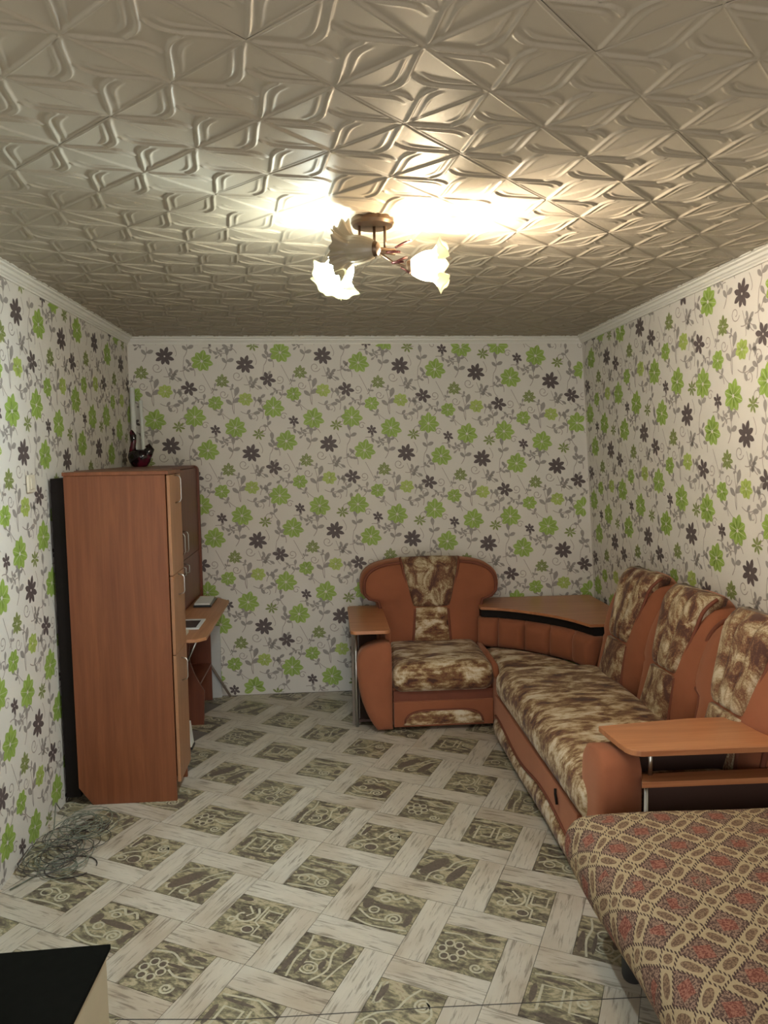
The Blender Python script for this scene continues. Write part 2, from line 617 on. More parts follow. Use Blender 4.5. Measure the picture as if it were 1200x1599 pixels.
def pillow_geo(outline, T, back=0.0, rings=9, p=2.4, centre=None, surf=None, back_puff=0.0):
    """outline: list of (u,v); star-shaped. Returns verts (u,v,d) and faces: front bulges to depth T, back flat at -back"""
    if centre is None:
        centre = (sum(a for a, _ in outline) / len(outline), sum(b_ for _, b_ in outline) / len(outline))
    n = len(outline)
    V = []
    S = [1 - (i / rings) ** 1.0 for i in range(rings)]
    S = [1.0, 0.985, 0.955, 0.91, 0.84, 0.72, 0.56, 0.38, 0.2]
    for s in S:
        d = T * (1 - s ** (p * 2)) ** (1 / 2.2) if s < 1 else 0.0
        for u, v in outline:
            V.append((centre[0] + (u - centre[0]) * s, centre[1] + (v - centre[1]) * s, d))
    V.append((centre[0], centre[1], T))
    F = []
    m_ = len(S)
    for i in range(m_ - 1):
        for k in range(n):
            F.append((i * n + k, i * n + (k + 1) % n, (i + 1) * n + (k + 1) % n, (i + 1) * n + k))
    for k in range(n):
        F.append(((m_ - 1) * n + k, (m_ - 1) * n + (k + 1) % n, m_ * n))
    # back
    b0 = len(V)
    for u, v in outline:
        V.append((u, v, -back))
    for k in range(n):
        F.append((k, b0 + k, b0 + (k + 1) % n, (k + 1) % n))
    if back_puff:
        b1 = len(V)
        for s, dd in ((0.95, 0.5), (0.85, 0.8), (0.5, 1.0)):
            for u, v in outline:
                V.append((centre[0] + (u - centre[0]) * s, centre[1] + (v - centre[1]) * s, -back - back_puff * dd))
        for i in range(3):
            a0 = b0 if i == 0 else b1 + (i - 1) * n
            a1 = b1 + i * n
            for k in range(n):
                F.append((a0 + k, a1 + k, a1 + (k + 1) % n, a0 + (k + 1) % n))
        V.append((centre[0], centre[1], -back - back_puff))
        for k in range(n):
            F.append((b1 + 2 * n + k, len(V) - 1, b1 + 2 * n + (k + 1) % n))
    else:
        F.append(tuple(b0 + k for k in range(n)))
    return V, F


# ================================================================== ROOM
H = 2.557
LBf, RBf = (-1.365, 5.28), (1.985, 5.30)
LBc, RBc = (-1.375, 5.315), (1.865, 5.375)
LFf, RFf = (-1.355, -0.80), (1.89, -0.80)
LFc, RFc = (-1.355, -0.80), (1.77, -0.80)


def wall_pt(A0, B0, A1, B1, s, z, L):
    """A,B floor ends; A1,B1 ceiling ends"""
    u = s / L
    t = z / H
    x = (A0[0] * (1 - u) + B0[0] * u) * (1 - t) + (A1[0] * (1 - u) + B1[0] * u) * t
    y = (A0[1] * (1 - u) + B0[1] * u) * (1 - t) + (A1[1] * (1 - u) + B1[1] * u) * t
    return Vector((x, y, z))


# --- wallpaper print in units of crop px (1.21 mm); x right, y down
U = 0.001209
CELL_W = 460
CELL_H = 515


def petal(cx, cy, ang, r0, r1, w, pointy=0.62):
    ca, sa = math.cos(ang), math.sin(ang)
    prof = [(0.0, 0.25), (0.25, 0.72), (0.5, 1.0), (0.72, 0.92), (0.9, 0.5), (1.0, 0.0)]
    pts = []
    for t, k in prof:
        pts.append((r0 + (r1 - r0) * t, w * k))
    for t, k in reversed(prof[:-1]):
        pts.append((r0 + (r1 - r0) * t, -w * k))
    return [(cx + a * ca - b_ * sa, cy + a * sa + b_ * ca) for a, b_ in pts]


PRINT = []   # (polygon, material index, layer)


def flower(cx, cy, r, n, mat, rot=0.2, split=True, wfac=1.0):
    for i in range(n):
        a = rot + 2 * PI * i / n
        w = r * math.tan(PI / n) * 0.66 * wfac
        rr = r * (1.0 - 0.07 * ((i * 7) % 3))
        if split:
            # two halves with a pale vein between
            ca, sa = math.cos(a), math.sin(a)
            prof = [(0.0, 0.25), (0.3, 0.78), (0.52, 1.0), (0.74, 0.82), (0.9, 0.42), (1.0, 0.02)]
            for sgn in (1, -1):
                pts = []
                for t, k in prof:
                    pts.append((r * 0.1 + (rr - r * 0.1) * t, sgn * max(w * k, r * 0.012)))
                pts.append((rr * 0.97, sgn * r * 0.01))
                pts.append((r * 0.1, sgn * r * 0.012))
                PRINT.append(([(cx + p * ca - q * sa, cy + p * sa + q * ca) for p, q in pts], mat, 3))
        else:
            PRINT.append((petal(cx, cy, a, r * 0.08, rr, w), mat, 3))


def leaf(x, y, ang, L, w, mat):
    L *= 1.3
    w *= 1.45
    PRINT.append((petal(x, y, ang, 0, L, w), mat, 2))


def stroke(pts, w, mat, layer=1):
    for i in range(len(pts) - 1):
        (x0, y0), (x1, y1) = pts[i], pts[i + 1]
        d = math.hypot(x1 - x0, y1 - y0) or 1
        nx, ny = -(y1 - y0) / d * w / 2, (x1 - x0) / d * w / 2
        PRINT.append(([(x0 + nx, y0 + ny), (x1 + nx, y1 + ny), (x1 - nx, y1 - ny), (x0 - nx, y0 - ny)], mat, layer))


def bez(p0, p1, p2, n=7):
    return [((1 - t) ** 2 * p0[0] + 2 * t * (1 - t) * p1[0] + t * t * p2[0], (1 - t) ** 2 * p0[1] + 2 * t * (1 - t) * p1[1] + t * t * p2[1]) for t in [i / n for i in range(n + 1)]]


def sprig(x, y, ang, L, bend=0.3, mat=5, stemw=4.0):
    dx, dy = math.cos(ang), math.sin(ang)
    nx, ny = -dy, dx
    p = bez((x, y), (x + dx * L * 0.5 + nx * L * bend, y + dy * L * 0.5 + ny * L * bend), (x + dx * L, y + dy * L), 8)
    stroke(p, stemw, 6)
    leaf(p[-1][0], p[-1][1], ang - bend, L * 0.42, L * 0.095, mat)
    leaf(p[5][0], p[5][1], ang + 0.95, L * 0.38, L * 0.09, mat)
    leaf(p[4][0], p[4][1], ang - 1.0, L * 0.34, L * 0.08, mat)


def curl(x, y, r, a0, turns, hand=1, w=3.8):
    pts = []
    n = int(16 * turns)
    for i in range(n + 1):
        t = i / n
        rr = r * (1 - 0.72 * t)
        a = a0 + hand * 2 * PI * turns * t
        pts.append((x + rr * math.cos(a), y + rr * math.sin(a)))
    stroke(pts, w, 6)


# materials order: paper, green, lgreen, olive, dark, leafg, stem
G, LG, OL, DK, LF_, ST = 1, 2, 3, 4, 5, 6
flower(65, 165, 68, 8, G, 0.25)
flower(2, 485, 68, 8, G, 0.1)
flower(233, 35, 68, 8, G, 0.3)
flower(314, 185, 58, 8, DK, 0.35, split=False, wfac=0.72)
flower(-18, 320, 49, 6, DK, 0.2, split=False, wfac=0.6)
flower(117, 47, 34, 6, DK, 0.5, split=False, wfac=0.6)
flower(174, 280, 44, 8, OL, 0.1, wfac=0.8)
flower(366, 75, 38, 7, OL, 0.3, split=False, wfac=0.5)
flower(127, 405, 48, 7, G, 0.0)
flower(303, 385, 46, 7, LG, 0.2)
sprig(185, 215, -1.25, 88, 0.22)
sprig(232, 470, -1.45, 105, -0.25)
sprig(35, 440, -1.1, 62, 0.3)
sprig(425, 190, -1.35, 85, 0.25)
sprig(385, 330, -2.2, 60, -0.3)
sprig(300, 300, -0.3, 62, 0.3)
sprig(270, 455, 0.15, 75, 0.25)
sprig(395, 500, -1.6, 85, 0.2)
sprig(75, 90, 0.3, 60, -0.3)
sprig(105, 350, -1.0, 45, 0.25)
sprig(340, 260, 0.9, 60, 0.3)
sprig(205, 120, 2.8, 45, 0.3)
curl(265, 250, 30, 0.3, 1.2)
curl(52, 320, 26, 2.2, 1.2, -1)
curl(395, 45, 28, 1.2, 1.2)
curl(60, 20, 22, -0.5, 1.1, -1)
curl(410, 420, 26, 3.1, 1.2)
curl(178, 355, 26, 0.0, 1.2)
curl(345, 490, 24, 1.0, 1.1, -1)
sprig(20, 250, -1.9, 70, 0.3)
sprig(145, 130, -0.7, 52, -0.3)
sprig(270, 120, -2.5, 62, 0.3)
sprig(395, 270, -0.5, 55, 0.3)
sprig(170, 500, -2.2, 60, 0.3)
sprig(350, 430, -0.9, 66, -0.3)
sprig(440, 60, -1.8, 66, -0.3)
sprig(60, 385, 2.9, 50, 0.3)
sprig(250, 345, -2.4, 50, 0.3)
stroke(bez((65, 235), (110, 330), (122, 360)), 3, 6)
stroke(bez((220, 320), (240, 400), (232, 470)), 3, 6)
stroke(bez((314, 245), (345, 330), (330, 340)), 3, 6)
stroke(bez((0, 420), (30, 370), (0, 365)), 3, 6)
stroke(bez((150, 450), (190, 500), (235, 515)), 3, 6)
stroke(bez((425, 190), (400, 300), (440, 330)), 3, 6)
stroke(bez((365, 120), (395, 170), (375, 185)), 3, 6)
PRINT_IDX = {1: 1, 2: 2, 3: 3, 4: 4, 5: 5, 6: 6}


def paper_wall(name, A0, B0, A1, B1, x_first, y_first, offs, lean, strips, rows, zmin=0.0, flip=1):
    """A->B runs left to right as seen from inside. x_first: distance s of cell origin of strip 0"""
    L = ((Vector(B0) - Vector(A0)).length + (Vector(B1) - Vector(A1)).length) / 2
    V = []
    F = []
    MI = []
    # base grid
    ns, nz = 12, 8
    inward = Vector((B0[0] - A0[0], B0[1] - A0[1], 0)).normalized().cross(Vector((0, 0, 1))) * 1.0
    # inward normal for a wall seen left to right: right x up = toward viewer? right(x) cross up(z) = -forward
    for i in range(ns + 1):
        for j in range(nz + 1):
            V.append(wall_pt(A0, B0, A1, B1, L * i / ns, H * j / nz, L))
    for i in range(ns):
        for j in range(nz):
            a = i * (nz + 1) + j
            F.append((a, a + nz + 1, a + nz + 2, a + 1))
            MI.append(0)
    # thickness behind
    k0 = len(V)
    for (i, j) in ((0, 0), (ns, 0), (ns, nz), (0, nz)):
        V.append(V[i * (nz + 1) + j] - inward * 0.06)
    F.append((k0 + 3, k0 + 2, k0 + 1, k0))
    MI.append(0)
    ztop = H - 0.03
    for k in strips:
        ox = x_first + k * CELL_W * U
        for r in range(-1, rows + 1):
            oy = y_first - offs.get(k, 0) * U - r * CELL_H * U
            for poly, mt, lay in PRINT:
                q = []
                for px, py in poly:
                    z = oy - py * U
                    s = ox + px * U + lean * (H - z)
                    q.append((s, z))
                if min(z for s, z in q) < zmin + 0.001 or max(z for s, z in q) > ztop or min(s for s, z in q) < 0.002 or max(s for s, z in q) > L - 0.002:
                    continue
                b0 = len(V)
                for s, z in q:
                    V.append(wall_pt(A0, B0, A1, B1, s, z, L) + inward * (0.0003 + 0.0002 * lay))
                F.append(tuple(range(b0, b0 + len(q))))
                MI.append(mt)
    me = mesh_from(name, V, F, [MAT['paper'], MAT['green'], MAT['lgreen'], MAT['olive'], MAT['dark'], MAT['leafg'], MAT['stem']], MI)
    # make every face look into the room
    o = link(name, me)
    o['kind'] = 'structure'
    return o


zoff = {-1: -49, 0: 0, 1: -49, 2: 11, 3: 52, 4: 105, -2: -20, 5: 60, 6: 20}
# back wall: dark flower (314,185) of strip 0 sits at x=-0.555,z=2.363
paper_wall('wall_back', LBf, RBf, LBc, RBc, (-0.555 + 1.37) - 314 * U - 0.055 * 0.19, 2.363 + 185 * U, zoff, 0.030, range(-2, 6), 5)
ro = {i: [0, 60, -40, 20, 95, 10, -55, 40, 70, 0, 30, -20][(i + 4) % 12] for i in range(-4, 14)}
paper_wall('wall_right', RBf, RFf, RBc, RFc, 0.10, H + 0.13, ro, 0.0, range(-1, 7), 5)
lo_ = {i: [30, 0, 85, 20, -45, 60, 15, -30, 50, 0, 30, -20][(i + 4) % 12] for i in range(-4, 14)}
paper_wall('wall_left', LFf, LBf, LFc, LBc, 6.08 - 9 * CELL_W * U, H + 0.05, lo_, 0.0, range(2, 10), 5)
b = MB()
b.prism([(-1.6, 0), (-0.75, 0), (-0.75, 2.1), (0.95, 2.1), (0.95, 0), (2.1, 0), (2.1, H), (-1.6, H)], -0.88, -0.80, 'y')
o = b.build('wall_front', MAT['paper'])   # wide opening added behind the camera so world light fills the room
o['kind'] = 'structure'

# --- ceiling with diagonal relief tiles
b = MB()
b.box(-1.5, 2.15, -0.9, 5.5, H + 0.004, H + 0.06)
ceiling = b.build('ceiling', MAT['ceil_gap'])
ceiling['kind'] = 'structure'


def seg_dist(P, pts):
    d = np.full(len(P), 9.0)
    along = np.zeros(len(P))
    n = len(pts) - 1
    for i in range(n):
        a = np.array(pts[i]); c = np.array(pts[i + 1])
        ab = c - a
        t = np.clip(((P - a) @ ab) / (ab @ ab), 0, 1)
        dd = np.linalg.norm(P - (a + t[:, None] * ab), axis=1)
        m_ = dd < d
        d = np.where(m_, dd, d)
        along = np.where(m_, (i + t) / n, along)
    return d, along


def smooth_curve(pts, n=4):
    out = []
    for i in range(len(pts) - 1):
        p0 = pts[max(i - 1, 0)]; p1 = pts[i]; p2 = pts[i + 1]; p3 = pts[min(i + 2, len(pts) - 1)]
        for k in range(n):
            t = k / n
            out.append(tuple(0.5 * ((2 * p1[j]) + (-p0[j] + p2[j]) * t + (2 * p0[j] - 5 * p1[j] + 4 * p2[j] - p3[j]) * t * t + (-p0[j] + 3 * p1[j] - 3 * p2[j] + p3[j]) * t ** 3) for j in (0, 1)))
    out.append(pts[-1])
    return out


HOOK1 = smooth_curve([(-0.97, -0.01), (-0.80, -0.05), (-0.50, -0.085), (-0.22, -0.12), (-0.06, -0.20), (0.06, -0.34)])
HOOK2 = smooth_curve([(-0.80, -0.17), (-0.55, -0.205), (-0.30, -0.24), (-0.16, -0.30), (-0.05, -0.42)])
NT = 144
T_SIDE = 0.5
g = np.linspace(0, T_SIDE, NT + 1)
gx, gy = np.meshgrid(g, g, indexing='ij')
cellu = (gx / 0.25) % 1.0
cellv = (gy / 0.25) % 1.0
# cell-centred, half diagonal units, axes along the diagonals of the cell
cu = (cellu - 0.5).ravel()
cv = (cellv - 0.5).ravel()
# cell axes a (left-away) and b (right-away): right node direction = b - a
pp = (cv - cu)            # -1 .. 1 along the horizontal diagonal
qq = -(cv + cu)           # along the other diagonal (towards the camera)
Pn = np.stack([pp, qq], 1)
hgt = np.zeros(len(Pn))
tri = np.full(len(Pn), 9.0)
for k in range(4):
    a = -k * PI / 2
    R2 = np.array([[math.cos(a), -math.sin(a)], [math.sin(a), math.cos(a)]])
    c1 = np.array(HOOK1) @ R2.T
    c2 = np.array(HOOK2) @ R2.T
    d1, al1 = seg_dist(Pn, c1)
    d2, al2 = seg_dist(Pn, c2)
    d1 = d1 * 0.177
    d2 = d2 * 0.177
    env1 = np.clip(al1 / 0.15, 0, 1) * np.clip((1 - al1) / 0.08, 0.25, 1)
    env2 = np.sin(np.clip(al2, 0, 1) * PI) ** 0.6
    hgt = np.maximum(hgt, 0.0060 * np.exp(-(d1 / 0.0046) ** 2) * env1)
    hgt = np.maximum(hgt, 0.0042 * np.exp(-(d2 / 0.0042) ** 2) * env2)
    hgt = hgt - 0.0018 * np.exp(-(((d1 - 0.011) / 0.006) ** 2)) * env1 * 0.8
du = np.minimum(cellu, 1 - cellu).ravel() * 0.25
dv = np.minimum(cellv, 1 - cellv).ravel() * 0.25
dl = np.minimum(du, dv)
hgt = np.maximum(hgt, 0) + np.minimum(hgt, 0)
rib = 0.0052 * np.clip(1 - dl / 0.0062, 0, 1)
hgt = np.maximum(hgt, rib) + 0.0030 * np.clip(np.abs(pp * qq) * 3.0, 0, 1)
edge = np.minimum(np.minimum(gx, T_SIDE - gx), np.minimum(gy, T_SIDE - gy)).ravel()
hgt = np.where(edge < 0.0022, 0.0004, hgt)
TZ = hgt
ca_ = math.radians(43.98)
av = np.array([-math.cos(ca_), math.sin(ca_)])
bv = np.array([math.sin(ca_), math.cos(ca_)])
N00 = np.array([0.5617, 1.550])
lx = gx.ravel(); ly = gy.ravel()
idx = np.arange((NT + 1) ** 2).reshape(NT + 1, NT + 1)
quads = np.stack([idx[:-1, :-1].ravel(), idx[1:, :-1].ravel(), idx[1:, 1:].ravel(), idx[:-1, 1:].ravel()], 1)
base_xy = lx[:, None] * av + ly[:, None] * bv
base_v = np.c_[base_xy, -TZ]


def np_mesh(name, V, Q, mat, smooth=True):
    me = bpy.data.meshes.new(name)
    me.vertices.add(len(V))
    me.vertices.foreach_set('co', V.astype(np.float32).ravel())
    me.loops.add(len(Q) * 4)
    me.loops.foreach_set('vertex_index', Q.astype(np.int32).ravel())
    me.polygons.add(len(Q))
    me.polygons.foreach_set('loop_start', np.arange(0, len(Q) * 4, 4, dtype=np.int32))
    me.polygons.foreach_set('loop_total', np.full(len(Q), 4, dtype=np.int32))
    me.polygons.foreach_set('use_smooth', [smooth] * len(Q))
    me.materials.append(mat)
    me.update(calc_edges=True)
    me.validate()
    return me


tile_me = np_mesh('ceiling_tile', base_v, quads, MAT['foam'])


def inside_room(p, marg=0.012):
    xl, xr = -1.37 + marg, 1.77 + (p[:, 1] + 0.8) * (1.865 - 1.77) / 6.175 - marg
    yb = 5.315 + (p[:, 0] + 1.375) * 0.06 / 3.24 - marg
    return (p[:, 0] > xl) & (p[:, 0] < xr) & (p[:, 1] < yb) & (p[:, 1] > 0.30)


for i in range(-8, 26, 2):
    for j in range(-16, 24, 2):
        org = N00 + 0.25 * (i * av + j * bv)
        P = base_xy + org
        ins = inside_room(P)
        if not ins.any():
            continue
        # small unevenness of the laid tile
        dz = -0.0006 * ((i * 5 + j * 3) % 4)
        if ins.all():
            me = tile_me
        else:
            keep = ins[quads].all(axis=1)
            if keep.sum() < 30:
                continue
            Q = quads[keep]
            used = np.unique(Q)
            remap = -np.ones(len(base_v), dtype=int)
            remap[used] = np.arange(len(used))
            me = np_mesh('ceiling_tile', base_v[used], remap[Q], MAT['foam'])
        link('tile', me, ceiling, (org[0], org[1], H + dz))

# --- crown moulding
prof = [(0.0, 0.0), (0.055, 0.0), (0.055, -0.006), (0.045, -0.008), (0.043, -0.014), (0.030, -0.018), (0.026, -0.030), (0.018, -0.034), (0.014, -0.040), (0.008, -0.044), (0.008, -0.052), (0.0, -0.052)]


def crown(name, A, B, miter0, miter1):
    A = Vector((*A, H)); B = Vector((*B, H))
    d = (B - A).normalized()
    inn = d.cross(Vector((0, 0, 1)))
    b = MB()
    V = []
    for P, mt in ((A, miter0), (B, -miter1)):
        for u, w in prof:
            V.append(P + inn * u + d * (mt * u) + Vector((0, 0, w)))
    n = len(prof)
    F = [(k, (k + 1) % n, n + (k + 1) % n, n + k) for k in range(n)] + [tuple(range(n)), tuple(range(n, 2 * n))[::-1]]
    b.add(V, F)
    o = b.build(name, MAT['crown'])
    o['kind'] = 'structure'
    return o


crown('trim_1', LBc, RBc, 1, 1)
crown('trim_2', LFc, LBc, 0, 1)
crown('trim_3', RBc, RFc, 1, 0)

# --- floor
b = MB()
b.box(-1.5, 2.15, -0.9, 5.45, -0.08, -0.006)
floor = b.build('floor', MAT['floor_base'])
floor['kind'] = 'structure'
PW = 0.1131
PS = 0.2328
fa = math.radians(-27.1)
fu = np.array([math.cos(fa), math.sin(fa)]); fv = np.array([-fu[1], fu[0]])
F00 = np.array([0.549, 2.629])
GAP = 0.0009


def slab_mesh(name, w, h, mats, extra=None):
    b = MB()
    b.box(GAP, w - GAP, GAP, h - GAP, -0.006, 0.0)
    if extra:
        for poly, mi in extra:
            b.add([(x * w, y * h, 0.00025 + 0.0001 * mi) for x, y in poly], [tuple(range(len(poly)))], mi)
    return mesh_from(name, b.V, b.F, mats, b.M if isinstance(mats, list) else None)


def ribbon(pts, w, mi, out, taper=False):
    n = len(pts)
    L = []
    Rr = []
    for i, (x, y) in enumerate(pts):
        x0, y0 = pts[max(i - 1, 0)]
        x1, y1 = pts[min(i + 1, n - 1)]
        d = math.hypot(x1 - x0, y1 - y0) or 1
        ww = w / 2 * (1.15 - 0.5 * (i / n) if taper else 1)
        nx, ny = -(y1 - y0) / d * ww, (x1 - x0) / d * ww
        L.append((x + nx, y + ny))
        Rr.append((x - nx, y - ny))
    for i in range(n - 1):
        out.append(([L[i], L[i + 1], Rr[i + 1], Rr[i]], mi))


def spiral(cx, cy, r, turns, a0=0, hand=1, w=0.035, mi=1, tail=None):
    pts = []
    n = int(14 * turns)
    for i in range(n + 1):
        t = i / n
        rr = r * (0.12 + 0.88 * t)
        a = a0 + hand * 2 * PI * turns * (t - 1)
        pts.append((cx + rr * math.cos(a), cy + rr * math.sin(a)))
    if tail:
        pts += smooth_curve([pts[-1]] + tail, 5)[1:]
    return pts


def ring(cx, cy, rx, ry, w, mi, out, n=14):
    pts = [(cx + rx * math.cos(2 * PI * i / n), cy + ry * math.sin(2 * PI * i / n)) for i in range(n + 1)]
    ribbon(pts, w, mi, out)


def blob(cx, cy, rx, ry, mi, out, n=9, rot=0.0):
    P = []
    for i in range(n):
        a = 2 * PI * i / n
        x, y = rx * math.cos(a), ry * math.sin(a)
        P.append((cx + x * math.cos(rot) - y * math.sin(rot), cy + x * math.sin(rot) + y * math.cos(rot)))
    out.append((P, mi))


def cl(out):
    res = []
    for poly, mi in out:
        res.append(([(min(0.985, max(0.015, x)), min(0.985, max(0.015, y))) for x, y in poly], mi))
    return res


def motif(kind):
    o = []
    W_ = 0.034
    if kind == 'scroll':          # rounded bar, wavy stem and spiral
        blob(0.13, 0.72, 0.05, 0.2, 2, o, rot=-0.1)
        ribbon([(0.08, 0.5), (0.05, 0.9), (0.12, 0.95), (0.17, 0.55), (0.08, 0.5)], W_, 1, o)
        ribbon(smooth_curve([(0.02, 0.1), (0.2, 0.35), (0.42, 0.5), (0.5, 0.75), (0.62, 0.97)]), W_, 1, o)
        ribbon(spiral(0.75, 0.68, 0.13, 2, 1.6, -1, tail=[(0.9, 0.6), (0.85, 0.4), (0.72, 0.2)]), W_, 1, o)
        blob(0.45, 0.18, 0.12, 0.1, 2, o)
        ring(0.45, 0.2, 0.12, 0.11, W_, 1, o)
        ring(0.2, 0.15, 0.09, 0.08, W_ * .8, 1, o)
        blob(0.85, 0.12, 0.1, 0.04, 2, o)
    elif kind == 'wave':          # two crossing waves
        blob(0.3, 0.5, 0.13, 0.36, 2, o, rot=-0.5)
        blob(0.75, 0.4, 0.1, 0.33, 2, o, rot=-0.3)
        ribbon(smooth_curve([(0.3, 0.02), (0.32, 0.3), (0.55, 0.5), (0.62, 0.72), (0.85, 0.97)]), W_, 1, o)
        ribbon(smooth_curve([(0.62, 0.02), (0.72, 0.25), (0.68, 0.5), (0.8, 0.75), (0.97, 0.85)]), W_, 1, o)
        ribbon(smooth_curve([(0.02, 0.6), (0.15, 0.8), (0.35, 0.9), (0.5, 0.97)]), W_ * .7, 1, o)
        ring(0.48, 0.2, 0.08, 0.06, W_, 1, o)
        ring(0.13, 0.25, 0.06, 0.06, W_, 1, o)
        blob(0.9, 0.1, 0.07, 0.05, 2, o)
    elif kind == 'clock':         # open circle and square key
        ribbon(spiral(0.33, 0.52, 0.27, 0.85, 1.0, 1), W_ * 1.2, 1, o)
        ring(0.2, 0.35, 0.06, 0.06, W_, 1, o)
        ribbon([(0.3, 0.75), (0.45, 0.6), (0.38, 0.5)], W_, 1, o)
        ribbon([(0.66, 0.5), (0.92, 0.5), (0.92, 0.75), (0.66, 0.75), (0.66, 0.5)], W_, 1, o)
        ribbon([(0.72, 0.56), (0.86, 0.56), (0.86, 0.69), (0.72, 0.69), (0.72, 0.56)], W_ * .7, 2, o)
        ribbon([(0.6, 0.85), (0.6, 0.42), (0.72, 0.35), (0.72, 0.12), (0.92, 0.12)], W_, 1, o)
        blob(0.58, 0.22, 0.09, 0.07, 2, o)
        ring(0.58, 0.22, 0.1, 0.08, W_ * .7, 1, o)
        blob(0.15, 0.9, 0.12, 0.05, 2, o)
    elif kind == 'bloom':         # lobed flower and small spiral
        for k in range(6):
            a = 2 * PI * k / 6
            ring(0.28 + 0.15 * math.cos(a), 0.42 + 0.17 * math.sin(a), 0.07, 0.075, W_ * .75, 1, o, 8)
            blob(0.28 + 0.15 * math.cos(a), 0.42 + 0.17 * math.sin(a), 0.045, 0.05, 2, o)
        ribbon(smooth_curve([(0.05, 0.78), (0.35, 0.82), (0.65, 0.68), (0.97, 0.72)]), W_, 1, o)
        ribbon(smooth_curve([(0.5, 0.5), (0.7, 0.42), (0.97, 0.46)]), W_, 1, o)
        ribbon(spiral(0.72, 0.18, 0.11, 1.6, 0.5, 1), W_, 1, o)
        blob(0.3, 0.9, 0.2, 0.04, 2, o)
        blob(0.8, 0.86, 0.13, 0.04, 2, o)
        blob(0.6, 0.6, 0.2, 0.03, 2, o)
    elif kind == 'twin':          # two spirals on a band
        ribbon(spiral(0.68, 0.3, 0.15, 2, -2.6, 1, tail=[(0.3, 0.2), (0.04, 0.36)]), W_, 1, o)
        ring(0.28, 0.42, 0.08, 0.08, W_, 1, o)
        ribbon(smooth_curve([(0.18, 0.75), (0.35, 0.92), (0.5, 0.8), (0.62, 0.9), (0.75, 0.78)]), W_ * 1.3, 1, o)
        ring(0.35, 0.74, 0.08, 0.06, W_, 1, o)
        ribbon(smooth_curve([(0.05, 0.12), (0.4, 0.03), (0.97, 0.1)]), W_, 1, o)
        blob(0.55, 0.55, 0.35, 0.07, 2, o)
        blob(0.12, 0.55, 0.09, 0.14, 2, o)
        blob(0.9, 0.35, 0.06, 0.18, 2, o)
    elif kind == 'peacock':       # eye shapes in a fan
        for s in (0.25, 0.5, 0.75):
            pass
        ring(0.42, 0.3, 0.14, 0.12, W_ * .8, 1, o)
        ring(0.42, 0.3, 0.08, 0.07, W_ * .6, 1, o, 8)
        ring(0.42, 0.6, 0.13, 0.11, W_ * .8, 1, o)
        blob(0.58, 0.42, 0.05, 0.1, 2, o)
        ribbon(smooth_curve([(0.2, 0.02), (0.15, 0.4), (0.2, 0.7), (0.15, 0.97)]), W_, 1, o)
        ribbon(smooth_curve([(0.55, 0.05), (0.7, 0.35), (0.62, 0.7), (0.7, 0.97)]), W_, 1, o)
        ribbon(smooth_curve([(0.75, 0.1), (0.85, 0.5), (0.98, 0.8)]), W_ * .8, 1, o)
        blob(0.08, 0.35, 0.05, 0.28, 2, o)
        blob(0.28, 0.35, 0.03, 0.26, 2, o)
        blob(0.83, 0.8, 0.06, 0.16, 2, o)
        blob(0.42, 0.85, 0.16, 0.04, 2, o)
    elif kind == 'ladder':        # straight bars and hooks
        ribbon([(0.05, 0.88), (0.6, 0.95), (0.95, 0.8)], W_, 1, o)
        ribbon([(0.2, 0.2), (0.2, 0.7), (0.5, 0.7), (0.5, 0.35), (0.3, 0.35)], W_ * 1.2, 1, o)
        ribbon([(0.6, 0.75), (0.62, 0.3), (0.9, 0.3)], W_, 1, o)
        ribbon(spiral(0.78, 0.55, 0.11, 1.5, 0, 1), W_, 1, o)
        blob(0.35, 0.82, 0.28, 0.03, 2, o)
        blob(0.5, 0.12, 0.35, 0.04, 2, o)
        blob(0.1, 0.5, 0.05, 0.2, 2, o)
        blob(0.88, 0.15, 0.08, 0.05, 2, o)
    else:                         # 'river'
        ribbon(spiral(0.62, 0.3, 0.14, 2, 2.6, -1, tail=[(0.3, 0.45), (0.05, 0.3)]), W_, 1, o)
        ring(0.25, 0.3, 0.1, 0.09, W_ * .8, 1, o)
        ribbon(smooth_curve([(0.02, 0.62), (0.35, 0.6), (0.6, 0.75), (0.97, 0.66)]), W_, 1, o)
        ribbon(smooth_curve([(0.1, 0.85), (0.5, 0.82), (0.97, 0.92)]), W_ * .8, 1, o)
        ribbon(smooth_curve([(0.05, 0.05), (0.5, 0.1), (0.85, 0.08)]), W_, 1, o)
        blob(0.45, 0.72, 0.32, 0.035, 2, o)
        blob(0.87, 0.45, 0.07, 0.12, 2, o)
        blob(0.1, 0.45, 0.07, 0.06, 2, o)
        blob(0.4, 0.92, 0.25, 0.03, 2, o)
    return cl(o)


KINDS = {(0, 0): 'clock', (2, 0): 'scroll', (3, 1): 'wave', (3, 0): 'bloom', (2, 1): 'twin', (1, 1): 'peacock', (0, 1): 'ladder', (1, 0): 'river'}
SQ = {k: slab_mesh('square_tile', PS, PS, [MAT['square'], MAT['motif'], MAT['motifd']], motif(v)) for k, v in KINDS.items()}
PL = slab_mesh('plank', PW + PS, PW, MAT['plank'])


def floor_ok(c, m_=0.0):
    x, y = c
    return -1.30 < x < 1.90 and 0.55 < y < 5.26


def hidden(c):
    x, y = c
    if x > 1.2 and y < 5.3:
        return True
    if x < -0.95 and 3.8 < y < 5.3:
        return True
    if x > 0.45 and y > 4.55:
        return True
    if y < 1.35:
        return True
    return False


